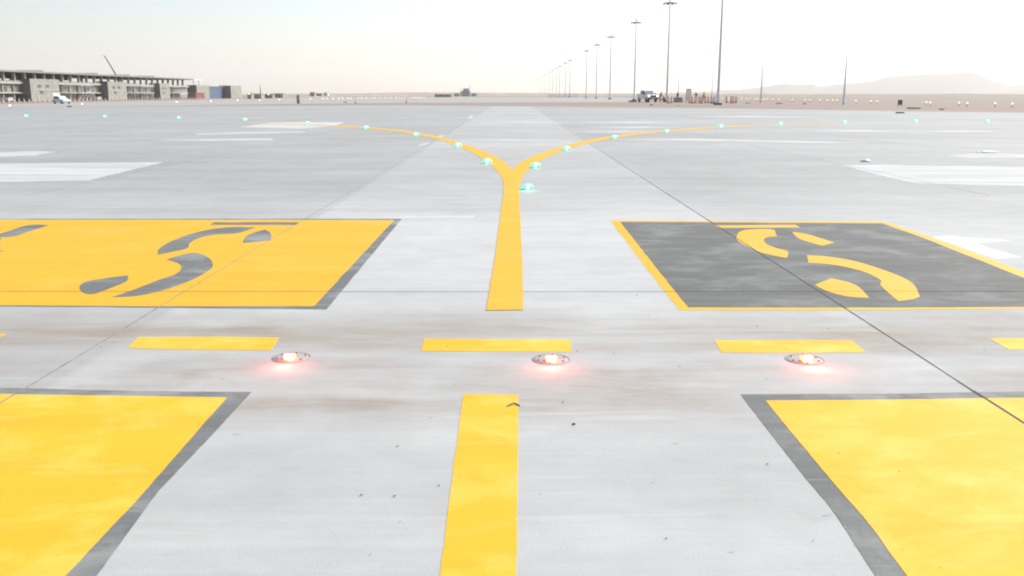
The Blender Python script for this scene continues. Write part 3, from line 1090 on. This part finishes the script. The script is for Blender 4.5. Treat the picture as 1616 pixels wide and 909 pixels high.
person(ground(1041.4, 161.3), rad(60), 'person standing in brown work clothes between the pickup and a crouching worker',
       {'chest': (0, -.10, 1.35), 'neck': (0, -.16, 1.48), 'head': (0, -.22, 1.58), 'crown': (0, -.24, 1.67), 'nose': (0, -.32, 1.56),
        'r_shoulder': (-.17, -.12, 1.39), 'l_shoulder': (.17, -.12, 1.39), 'r_elbow': (-.24, -.22, 1.14), 'l_elbow': (.24, -.24, 1.14), 'r_wrist': (-.18, -.42, 1.02), 'l_wrist': (.16, -.44, 1.02),
        'r_palm': (-.15, -.50, 1.02), 'l_palm': (.12, -.52, 1.02)}, 'brown_cloth', 'brown_cloth')
person(ground(1048.5, 161.6), rad(-70), 'person crouching in dark clothes beside the orange delineators',
       {'pelvis': (0, .10, .36), 'spine': (0, .02, .55), 'chest': (0, -.12, .72), 'neck': (0, -.20, .84), 'head': (0, -.26, .94), 'crown': (0, -.28, 1.03), 'nose': (0, -.36, .92),
        'r_shoulder': (-.18, -.14, .76), 'l_shoulder': (.18, -.14, .76), 'r_elbow': (-.26, -.34, .58), 'l_elbow': (.26, -.34, .58), 'r_wrist': (-.16, -.55, .46), 'l_wrist': (.16, -.55, .46),
        'r_palm': (-.14, -.62, .42), 'l_palm': (.14, -.62, .42), 'r_hip': (-.11, .06, .36), 'l_hip': (.11, .06, .36), 'r_knee': (-.17, -.34, .50), 'l_knee': (.17, -.34, .50),
        'r_ankle': (-.15, -.05, .09), 'l_ankle': (.15, -.05, .09), 'r_toe': (-.16, -.22, .04), 'l_toe': (.16, -.22, .04)}, 'dark_cloth', 'dark_cloth')
person(ground(1069, 158.8), rad(15), 'person in dark clothes standing behind the pale barrier', {}, 'dark_cloth', 'dark_cloth')
person(ground(1098.5, 161.0), rad(-35), 'person in dark blue clothes and white helmet left of the yellow vest',
       {'chest': (0, -.10, 1.34), 'neck': (0, -.16, 1.47), 'head': (0, -.21, 1.57), 'crown': (0, -.23, 1.66), 'nose': (0, -.31, 1.55),
        'r_elbow': (-.26, -.20, 1.16), 'l_elbow': (.26, -.22, 1.16), 'r_wrist': (-.22, -.44, 1.10), 'l_wrist': (.18, -.46, 1.12), 'r_palm': (-.21, -.52, 1.10), 'l_palm': (.16, -.54, 1.12)},
       'dark_cloth', 'dark_cloth', hat='white')
person(ground(1110.5, 160.9), rad(168), 'person in a yellow high visibility vest seen from behind',
       {'spine': (0, -.05, 1.14), 'chest': (0, -.14, 1.32), 'neck': (0, -.22, 1.43), 'head': (0, -.29, 1.51), 'crown': (0, -.33, 1.59), 'nose': (0, -.38, 1.46),
        'r_shoulder': (-.19, -.17, 1.34), 'l_shoulder': (.19, -.17, 1.34), 'r_elbow': (-.27, -.24, 1.08), 'l_elbow': (.27, -.24, 1.08), 'r_wrist': (-.20, -.44, .98), 'l_wrist': (.20, -.44, .98),
        'r_palm': (-.18, -.52, .97), 'l_palm': (.18, -.52, .97)}, 'yellow_vest', 'dark_cloth', vest='yellow_vest')

# ------------------------------------------------------------------ work-site furniture
def delineator(loc, label):
    root = thing('delineator_post', loc, label, 'delineator', 'orange delineators round the works')
    MB().box((-.22, -.22, 0), (.22, .22, .07), .02).build('base', M['rubber'], root)
    MB().lathe([(.20, .07), (.19, .5), (.17, 1.06), (.08, 1.16), (0, 1.17)], 12).build('post', M['orange'], root)
    for z in (.42, .72):
        MB().lathe([(.203, z), (.198, z + .17)], 14).build('reflective_band', M['white'], root)
    return root


dl = None
for i, px in enumerate([1054, 1059.5, 1088, 1092, 1097.5, 1103.5, 1107, 1113, 1117.5, 1122.5, 1126.5, 1146.5, 1154, 1157, 1161.5]):
    py = 163.2 - (i % 3) * .5
    lb = 'orange post with white bands marking the works near the masts'
    dl = delineator(ground(px, py), lb) if dl is None else copy_thing(dl, ground(px, py), lb)


def barrier(loc, rz, label):
    root = thing('plastic_barrier', loc, label, 'barrier', rz=rz)
    MB().prism([(-.24, 0), (.24, 0), (.22, .12), (.10, .42), (.08, .90), (-.08, .90), (-.10, .42), (-.22, .12)], 'X', -.75, .75, .02).build('body', M['con_mid'], root)
    for s in (-.45, .45):
        MB().box((s - .12, -.245, 0.001), (s + .12, .245, .06)).build('foot', M['dark_steel'], root)
    return root


barrier(ground(1069.5, 161.6), rad(8), 'grey concrete barrier with a person behind it')
barrier(ground(1076.5, 161.4), rad(75), 'grey concrete barrier end-on next to the tall frame')

q = ground(1086.2, 161)
fr = thing('framed_panel', q, 'tall grey framed panel standing on short feet', 'panel', rz=rad(10))
h0, h1, ww = .35, metres(161 - 141, q.y), metres(4.0, q.y)
pf = MB()
pf.box((-ww, -.04, h0), (-ww + .07, .04, h1)).box((ww - .07, -.04, h0), (ww, .04, h1)).box((-ww + .07, -.04, h1 - .09), (ww - .07, .04, h1)).box((-ww + .07, -.04, h0), (ww - .07, .04, h0 + .08))
pf.build('frame', M['dark_steel'], fr)
MB().box((-ww + .07, -.015, h0 + .08), (ww - .07, .015, h1 - .09)).build('board', M['white'], fr)
for s in (-1, 1):
    MB().box((s * (ww - .04) - .035, -.35, 0), (s * (ww - .04) + .035, .35, .06)).box((s * (ww - .04) - .03, -.03, .06), (s * (ww - .04) + .03, .03, h0)).build('foot', M['dark_steel'], fr)

def slab_thing(name, px, py, wd_px, h, label, mat='black', cat='rubber mat', depth=.5):
    q = ground(px, py)
    wd = metres(wd_px, q.y)
    mb = MB()
    pts = [(-wd / 2, -depth / 2), (-wd * .3, -depth * .55), (wd * .25, -depth * .5), (wd / 2, -depth * .3), (wd * .46, depth / 2), (-wd * .4, depth * .52)]
    mb.prism(pts, 'Z', 0, h, min(.03, h * .3))
    o = mb.build(name, M[mat])
    o.location = q
    return tag(o, label, cat)


slab_thing('flat_debris', 1028, 166.2, 6, .10, 'small flat dark object on the dirt below the pickup', cat='debris')
slab_thing('crumpled_sheet', 1070.5, 166.6, 7.5, .08, 'crumpled pale sheet on the dirt below the barriers', 'pale_bag', cat='sheet')
slab_thing('weight_block', 1093.5, 162.2, 5.5, .14, 'dark weight block lying under the delineators', 'con_dark', cat='weight')
slab_thing('crumpled_sheet', 1180, 163.4, 8, .22, 'pink white sheet heaped under the amber lights', 'pale_bag', cat='sheet')
slab_thing('flat_debris', 1229, 163.9, 10, .10, 'long dark slab on the dirt right of the slim pole', cat='debris')
slab_thing('flat_debris', 1269.5, 164.2, 4.5, .10, 'short dark slab between two amber lights', cat='debris')
slab_thing('inspection_lid', 1420, 178.8, 12, .12, 'long dark lid on the apron edge under the brown board', 'dark_steel', cat='lid')
slab_thing('cable_trench_lid', 1441, 171.6, 21, .14, 'longest dark slab lying flat on the dirt near two lights', 'dark_steel', cat='lid')
slab_thing('flat_debris', 1486, 173.0, 6, .10, 'short dark slab beside the longest slab', cat='debris')
slab_thing('flat_debris', 545, 161.8, 5.5, .12, 'small black object on the pale taxiway left of a cone', cat='debris')
slab_thing('wheel_chock', 110, 168.8, 6, .12, 'small black block on the apron in front of the hatchback', cat='chock')
slab_thing('dark_mound', 998, 160.8, 13, .28, 'low dark heap at the foot of the mast behind the pickup', 'con_dark', cat='mound', depth=1.2)
slab_thing('dark_mound', 1128, 163.4, 12, .22, 'low dark heap at the foot of the nearest mast', 'con_dark', cat='mound', depth=1.0)

q = ground(1420, 168.0)
bd = thing('brown_board', q, 'square brown board standing on two legs at the apron edge', 'board')
a = metres(3.4, q.y)
MB().box((-a, -.03, .22), (a, .03, metres(10, q.y)), .01).build('board', M['brown'], bd)
for s in (-1, 1):
    MB().box((s * a * .7 - .04, .03, 0), (s * a * .7 + .04, .09, metres(8, q.y))).build('leg', M['dark_steel'], bd)

q = ground(471, 163.4)
bn = thing('waste_drum', q, 'olive yellow drum with a dark lid knob at the taxiway edge', 'drum')
MB().lathe([(0, 0), (.24, 0), (.25, .35), (.26, .36), (.25, .37), (.25, .75), (.26, .76), (.25, .77), (.25, 1.15), (0, 1.15)], 18).build('barrel', M['olive'], bn)
MB().lathe([(.27, 1.15), (.27, 1.20), (.12, 1.28), (.06, 1.42), (0, 1.44)], 16).build('lid', M['con_dark'], bn)

def cone(loc, label, group, h=.75):
    root = thing('traffic_cone', loc, label, 'traffic cone', group)
    MB().box((-.2, -.2, 0), (.2, .2, .04), .01).build('base', M['rubber'], root)
    MB().lathe([(.15, .04), (.03, h), (0, h + .01)], 14).build('cone', M['orange'], root)
    MB().lathe([(.15 - .12 * .42 + .004, h * .45), (.15 - .12 * .62 + .004, h * .64)], 14).build('reflective_band', M['white'], root)
    return root


cone(ground(561.3, 163), 'orange cone alone on the taxiway left, next to black object', 'single cones on the taxiway')
cone(ground(641.5, 162.4), 'slim orange cone alone in front of the white lights', 'single cones on the taxiway', 1.0)

# row of small cones in front of the building
cm = MB().box((-.2, -.2, 0), (.2, .2, .05)).lathe([(.17, .05), (.12, .26)], 10)
k0 = len(cm.bm.faces)
cm.lathe([(.125, .26), (.085, .46)], 10)
k1 = len(cm.bm.faces)
cm.lathe([(.08, .46), (.03, .72), (0, .73)], 10)
cone_row = None
for i in range(64):
    Y = 160 + i * 1.75
    loc = Vector((-93.5 + .03 * (Y - 160), Y, -.01))
    if cone_row is None:
        cm.bm.faces.ensure_lookup_table()
        for j in range(k0, k1):
            cm.bm.faces[j].material_index = 1
        cone_row = cm.build('traffic_cone', [M['orange'], M['white']])
        cone_row.location = loc
        tag(cone_row, 'small orange and white cone in the long row before the building', 'traffic cone', 'long row of small cones')
    else:
        c = cone_row.copy()
        COL.objects.link(c)
        c.location = loc

# amber and white marker lights
def marker(name, glow, label, cat, group, pxs, size, h):
    pr = None
    for px, py in pxs:
        loc = ground(px, py)
        if pr is None:
            root = thing(name, loc, label, cat, group)
            MB().lathe([(.10, 0), (.10, .04), (.03, .06), (.03, h)], 12).build('stem', M['dark_steel'], root)
            MB().lathe([(0, h), (size * .8, h), (size, h + size * .6), (size * .7, h + size * 1.4), (0, h + size * 1.7)], 14).build('lamp', glow, root)
            pr = root
        else:
            copy_thing(pr, loc)
    return pr


amber = [(1140, 159), (1149.5, 159), (1170, 159.6), (1178, 159.4), (1183.5, 158.4), (1191.5, 159.4), (1195.5, 159.8), (1206, 160), (1211, 160), (1219, 160), (1229, 160.6), (1250, 161),
         (1270, 161.2), (1277.5, 161.2), (1294, 161.8), (1305.5, 161.8), (1314, 162.6), (1321, 162), (1350.5, 163.2), (1374, 164), (1384, 164), (1461.5, 166.4), (1467.5, 167), (1513, 167.5), (1526, 168.2), (1570, 168.6), (1597, 169.5)]
marker('marker_lamp', M['amber_glow'], 'small amber lamp on a short stem on the dirt towards the hills', 'marker lamp', 'amber lamps along the dirt', amber, .11, .35)
white = [(333, 161.6), (375, 160.6), (410, 159.8), (441, 159), (490, 157.4), (510, 157), (516, 157), (525.5, 157), (535, 157), (541, 156.6), (549, 156.6), (554, 156.6), (565, 156.2), (571, 156.2), (578.5, 156),
         (587, 155.8), (591, 155.6), (600, 155.6), (608.5, 155.4), (617, 155.4), (625.5, 155.3), (631, 155.2), (639, 155.2), (650.5, 155.1), (656, 155.1), (660, 155.1), (664, 155.1), (669, 155.1), (16, 170), (130, 167.3), (279, 163.6)]
marker('edge_light', M['white_glow'], 'small white edge light far across the pale taxiway', 'edge light', 'white edge lights far away', white, .075, .2)

# ------------------------------------------------------------------ unfinished terminal building
BX0, BX1, BY0, BY1 = -118.0, -100.0, 118.0, 288.0
b = thing('unfinished_building', (-100, 200, -.01), 'long unfinished building with flat roof on many columns and stair towers', 'building')


def bpart(name, mb, mat, parent=None):
    o = mb.build(name, mat)
    par = parent or b
    o.parent = par
    if par is b:
        o.matrix_parent_inverse = Matrix.Translation(b.location).inverted()
    return o


ZR = 5.75
roof = bpart('roof', MB().box((BX0 - 1.5, BY0, ZR + .004), (BX1 + 1.6, BY1 + 2, ZR + .34)), M['roof'])
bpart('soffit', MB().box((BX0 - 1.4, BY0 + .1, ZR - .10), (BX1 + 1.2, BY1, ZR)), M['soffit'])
for (ya, yb) in ((191, 203), (222, 230), (240, 249), (257, 266)):
    o = bpart('skylight', MB().prism([(ya, ZR + .34), (yb, ZR + .34), (yb - .3, ZR + .78), (yb - 2.0, ZR + .74)], 'X', -106, -101.5), M['dark_steel'])
ncol = 0
y = BY0 + 2
while y < BY1 - 1:
    bpart('column', MB().box((BX1 - .30, y - .26, 3.94), (BX1 + .22, y + .26, ZR - .10)), M['con_pale'])
    y += 4.0
y = BY0 + 6
while y < BY1 - 1:
    bpart('rear_column', MB().box((BX0, y - .25, 3.94), (BX0 + .5, y + .25, ZR - .10)), M['con_mid'])
    y += 12.0
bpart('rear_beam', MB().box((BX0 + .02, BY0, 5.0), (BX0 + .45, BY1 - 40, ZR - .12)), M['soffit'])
bpart('floor_slab', MB().box((BX0 - .5, BY0, 3.50), (BX1 + .45, BY1, 3.94)), M['con_pale'])
bpart('parapet', MB().box((BX1 - .10, BY0, 3.942), (BX1 + .05, 250, 4.22)), M['con_mid'])
bpart('middle_slab', MB().box((BX0 - .5, BY0, 1.60), (BX1 + .35, BY1, 1.86)), M['con_pale'])
uw = bpart('upper_wall', MB().box((BX1 - .6, BY0, 1.862), (BX1 - .35, BY1, 3.498)), M['con_green'])
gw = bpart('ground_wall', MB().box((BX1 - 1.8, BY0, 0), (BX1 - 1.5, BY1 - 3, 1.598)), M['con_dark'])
rr = random.Random(4)
y = BY0 + 1.5
while y < BY1 - 10:
    if rr.random() < .8:
        bpart('pilaster', MB().box((BX1 - .345, y - .18, 1.864), (BX1 - .02, y + .18, 3.496)), M['con_pale'] if rr.random() < .5 else M['con_mid'])
    if rr.random() < .55:
        z0 = rr.uniform(2.0, 2.3)
        bpart('window', MB().box((BX1 - .346, y + .8, z0), (BX1 - .28, y + rr.uniform(1.8, 3.0), z0 + rr.uniform(.5, .95))), M['soffit'] if rr.random() < .6 else M['con_mid'])
    if rr.random() < .6:
        bpart('doorway', MB().box((BX1 - 1.49, y + .4, 0), (BX1 - 1.42, y + 2.2, 1.35)), M['con_mid'] if rr.random() < .6 else M['soffit'])
    bpart('ground_column', MB().box((BX1 - .4, y - .2, 0), (BX1, y + .2, 1.598)), M['con_mid'])
    y += 4.0


rs = random.Random(21)
for ya in (142, 156, 168, 206, 214, 242, 250, 272):
    sc_ = MB()
    yb, zt = ya + rs.uniform(5, 8), rs.uniform(3.4, 5.2)
    for k_ in range(5):
        yy = ya + (yb - ya) * k_ / 4
        sc_.tube((BX1 + .9, yy, 0), (BX1 + .9, yy, zt), .05, n=6)
        if k_ < 4:
            y2 = ya + (yb - ya) * (k_ + 1) / 4
            sc_.tube((BX1 + .9, yy, .3), (BX1 + .9, y2, 1.7), .04, n=6)
    for zz in (1.7, 3.3):
        sc_.box((BX1 + .5, ya, zz), (BX1 + 1.1, yb, zz + .06))
    bpart('scaffold', sc_, M['con_pale'] if rs.random() < .6 else M['steel'])


def tower(y0, y1, x1, h, parent=None):
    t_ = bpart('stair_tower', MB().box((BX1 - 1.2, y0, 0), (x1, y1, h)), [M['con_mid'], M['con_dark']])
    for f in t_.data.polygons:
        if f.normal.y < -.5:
            f.material_index = 1  # camera-facing end darker: shade put into its material
    for (a, zz) in ((.25, .62), (.52, .62), (.3, .34)):
        w_ = MB().box((x1 - .02, y0 + (y1 - y0) * a, h * zz), (x1 + .05, y0 + (y1 - y0) * (a + .12), h * zz + .55)).build('window', M['soffit'], t_)
    MB().box((x1 + .001, y0, h * .50), (x1 + .07, y1, h * .54)).build('ledge', M['con_pale'], t_)


tower(190.5, 202.5, -98.2, 4.55)
tower(227, 238, -98.2, 4.5)
tower(260.5, 268, -98.2, 4.4)
end = MB()
for yy in (BY1 + 6, BY1 + 11):
    end.box((BX1 - .2, yy - .15, 0), (BX1 + .1, yy + .15, ZR))
end.box((BX1 - .25, BY1 + 2, ZR), (BX1 + .15, BY1 + 14, ZR + .18))
bpart('bare_frame', end, M['steel'])

# annex beyond the main block
ax = thing('annex_building', (-98, 310, -.01), 'lower annex of two grey blocks joined by a blue wall', 'building')


def apart(name, lo, hi, mat):
    o = MB().box(lo, hi, .0).build(name, mat)
    o.parent = ax
    o.matrix_parent_inverse = Matrix.Translation(ax.location).inverted()
    return o


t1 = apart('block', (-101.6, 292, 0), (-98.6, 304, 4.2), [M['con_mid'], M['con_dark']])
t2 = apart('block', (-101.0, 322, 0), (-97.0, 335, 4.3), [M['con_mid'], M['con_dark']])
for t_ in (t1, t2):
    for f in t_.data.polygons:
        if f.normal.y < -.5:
            f.material_index = 1  # shaded ends of the blocks painted in with the darker wall
apart('blue_wall', (-100.4, 304, 0), (-99.6, 322, 3.75), M['blue'])
apart('roof', (-106, 304.1, 3.78), (-99.4, 321.9, 4.0), M['roof'])
apart('ledge', (-98.59, 292, 2.0), (-98.5, 304, 2.15), M['con_pale'])

rc = thing('shipping_container', Vector((-94.0, 278, -.01)), 'red container standing between the building end and the annex', 'container', rz=rad(84))
cb = MB().box((-3.0, -1.1, .15), (3.0, 1.1, 2.0), .03).build('body', M['red'], rc)
for s in (-1, 1):
    MB().box((2.99, min(s * .04, s * 1.02), .25), (3.05, max(s * .04, s * 1.02), 1.9), .01).build('door', M['red'], rc)
ribs = MB()
for i in range(14):
    ribs.box((-2.8 + i * .42, -1.14, .25), (-2.62 + i * .42, -1.098, 1.9))
ribs.build('side_ribs', M['red'], rc)

# crane behind the roof
cr = thing('mobile_crane', (-125.8, 300, -.01), 'crane with long thin boom leaning left over the roof', 'crane', rz=rad(0))
MB().box((-3.5, -1.2, .7), (3.5, 1.2, 1.7), .08).build('chassis', M['olive'], cr)
MB().box((-.9, -1.1, 1.7), (1.8, 1.1, 3.2), .1).build('cabin', M['olive'], cr)
for s in (-1, 1):
    for xx in (-2.4, -1.0, 1.4, 2.6):
        o = wheel(cr, 0, 0, .5, .35, s)
        o.location = (xx, s * 1.0, .5)
        o.rotation_euler = (math.pi / 2, 0, 0)
bo = MB()
bo.tube((1.4, 0, 2.8), (-1.6, 0, 8.6), .27, .24, n=6).tube((-1.6, 0, 8.6), (-4.1, 0, 13.3), .21, .16, n=6)
bo.tube((-4.1, 0, 13.3), (-4.6, 0, 13.45), .12, .10, n=6)
bo.build('boom', M['con_dark'], cr)

# ------------------------------------------------------------------ far clutter past the annex
def hut(px, base, wpx, hpx, mat, label, roofm='roof', lamp_on=False, cat='hut', dist=None):
    q = far(px, base, 1.5)
    if dist:
        q = Vector(((px - 808) / F_PX * dist, dist, -.01))
    a, h = metres(wpx, q.y) / 2, metres(hpx, q.y)
    root = thing('site_hut', q, label, cat, 'low site huts in the distance')
    MB().box((-a, -1.5, 0), (a, 1.5, h * .86), .03).build('wall', M[mat], root)
    MB().prism([(-1.7, h * .862), (1.7, h * .862), (0.2, h), (-.2, h)], 'X', -a - .1, a + .1).build('roof', M[roofm], root)
    MB().box((-a * .5, -1.53, h * .35), (-a * .1, -1.49, h * .62)).build('window', M['glass'], root)
    MB().box((a * .2, -1.53, 0), (a * .45, -1.49, h * .62)).build('door', M['dark_steel'], root)
    if lamp_on:
        MB().lathe([(0, h * .72), (.28, h * .76), (.3, h * .9), (0, h * .98)], 10, c=(0, -1.8, 0)).build('lamp', M['amber_glow'], root)
    return root


hut(406, 156.2, 17, 8, 'pink_hut', 'pinkish hut by the green pole')
hut(426, 155.4, 12, 7, 'con_mid', 'grey brown hut carrying a bright lamp', lamp_on=True)
hut(440, 154.6, 16, 7, 'pink_hut', 'long low reddish hut right of the lamp hut')
hut(396, 156.4, 6, 9, 'con_mid', 'narrow dull hut with a lit lamp near the annex', lamp_on=True)
hut(494, 153.8, 7, 8, 'pink_hut', 'small hut on the sand bank beyond the drum')
hut(504, 153.6, 9, 6, 'con_mid', 'low grey hut among clutter beyond the drum')
hut(515, 153.4, 6, 7, 'offwhite', 'pale box hut at the right end of the clutter', roofm='con_mid')
hut(702, 152.2, 26, 5.0, 'pink_hut', 'long low faded shed near the horizon', dist=430)

q = far(462, 153.6, 1)
tn = tag(MB().lathe([(1.9, 0), (1.75, .7), (1.2, 1.3), (.6, 1.6), (0, 1.7)], 18).build('dome_tent', M['offwhite']), 'pale rounded tent on the sand before the huts', 'tent')
tn.location = q
q = far(411.5, 157, 1.5)
gp = thing('green_pole', q, 'thin green pole rising above the pinkish hut', 'pole')
MB().lathe([(.16, 0), (.14, metres(14, q.y)), (.06, metres(22, q.y)), (0, metres(22.1, q.y))], 10).build('pole', M['green_paint'], gp)
MB().lathe([(.3, 0), (.3, .15), (.16, .2)], 10).build('base', M['con_mid'], gp)

# works on the horizon: silo block with twin stacks
q = Vector(((735 - 808) / F_PX * 620 * CP, 620, -.01))
pl = thing('batching_plant', q, 'pale hazy plant with two thin stacks on the horizon', 'plant works')
MB().box((-3.4, -3, 0), (3.4, 3, 3.4), .1).build('hall', M['far_concrete'], pl)
MB().box((-1.6, -2, 3.41), (2.2, 2, 5.0), .1).build('upper_hall', M['far_concrete'], pl)
for xx, hh in ((-2.6, 6.6), (2.9, 7.6)):
    MB().lathe([(.28, 0), (.2, hh), (0, hh + .01)], 10, c=(xx, -3.4, 0)).build('stack', M['steel'], pl)
for xx in (-6, 5.6):
    MB().box((xx - 1.8, -2, 0), (xx + 1.8, 2, 1.8), .1).build('shed', M['con_pale'], pl)

# long low fence left of the far masts
q0, q1 = Vector((808 - 808 + 13.0, 330, -.01)), Vector((27.0, 390, -.01))
fn = thing('low_fence', q0, 'low dark railing stretched below the faint far masts', 'fence')
dv = q1 - q0
rl = MB()
rl.tube((0, 0, 1.35), (dv.x, dv.y, 1.35), .07, n=6)
rl.tube((0, 0, .75), (dv.x, dv.y, .75), .05, n=6)
rl.build('rail', M['dark_steel'], fn)
for i in range(13):
    pnt = dv * (i / 12)
    MB().tube((pnt.x, pnt.y, 0), (pnt.x, pnt.y, 1.45), .07, n=6).build('post', M['dark_steel'], fn)

# ------------------------------------------------------------------ litter and pebbles
def scrap(name, px, py, wpx, hpx, mat, label, seed, cat):
    q = ground(px, py)
    r = random.Random(seed)
    a = metres(wpx, q.y) / 2
    mb = MB()
    r_ = bmesh.ops.create_icosphere(mb.bm, subdivisions=3, radius=1)
    h = metres(hpx, q.y)
    for v in r_['verts']:
        nn = noise.fractal(v.co * 1.6 + Vector((seed, 0, 0)), 1, 2, 4)
        v.co *= 1 + .45 * nn
        v.co = Vector((v.co.x * a, v.co.y * a * .7, max(.0, v.co.z * h * .5 + h * .12)))
    for f in mb.bm.faces:
        f.smooth = True
    o = mb.build(name, M[mat])
    o.location = q
    o.location.z = .002
    return tag(o, label, cat)


scrap('plastic_bag', 1366, 255.4, 16, 6, 'pale_bag', 'crumpled white bag lying on the grey apron', 3, 'plastic bag')
scrap('paper_sheet', 1558, 240.6, 28, 3.6, 'paper', 'long cream sheet of paper flat on the apron', 8, 'paper')
scrap('pebble', 905.5, 670, 6, 3, 'brown', 'small reddish pebble on bare concrete right of the centreline', 5, 'pebble')
tw = MB()
pts = [(801, 642), (806, 640), (810, 638.5), (815, 638.8), (820, 641)]
gp_ = [ground(x, y) + Vector((0, 0, .005 + .003 * math.sin(i))) for i, (x, y) in enumerate(pts)]
for a, c in zip(gp_, gp_[1:]):
    tw.tube(a, c, .004, .0035, n=6)
tag(tw.build('twig', M['pebble']), 'curled dark twig lying on the end of the nearest centreline', 'twig')
peb = MB()
rp = random.Random(11)
for i in range(110):
    y = 2.6 + 9 * rp.random() ** 1.5
    x = rp.uniform(-.62, .62) * y
    r_ = bmesh.ops.create_icosphere(peb.bm, subdivisions=1, radius=1)
    s = rp.uniform(.0012, .0042)
    for v in r_['verts']:
        v.co = Vector((v.co.x * s * rp.uniform(1, 1.8), v.co.y * s * rp.uniform(.7, 1.3), v.co.z * s * .6)) + Vector((x, y, .003 + s * .3))
struct(peb.build('pebbles', M['pebble']), 'stuff')
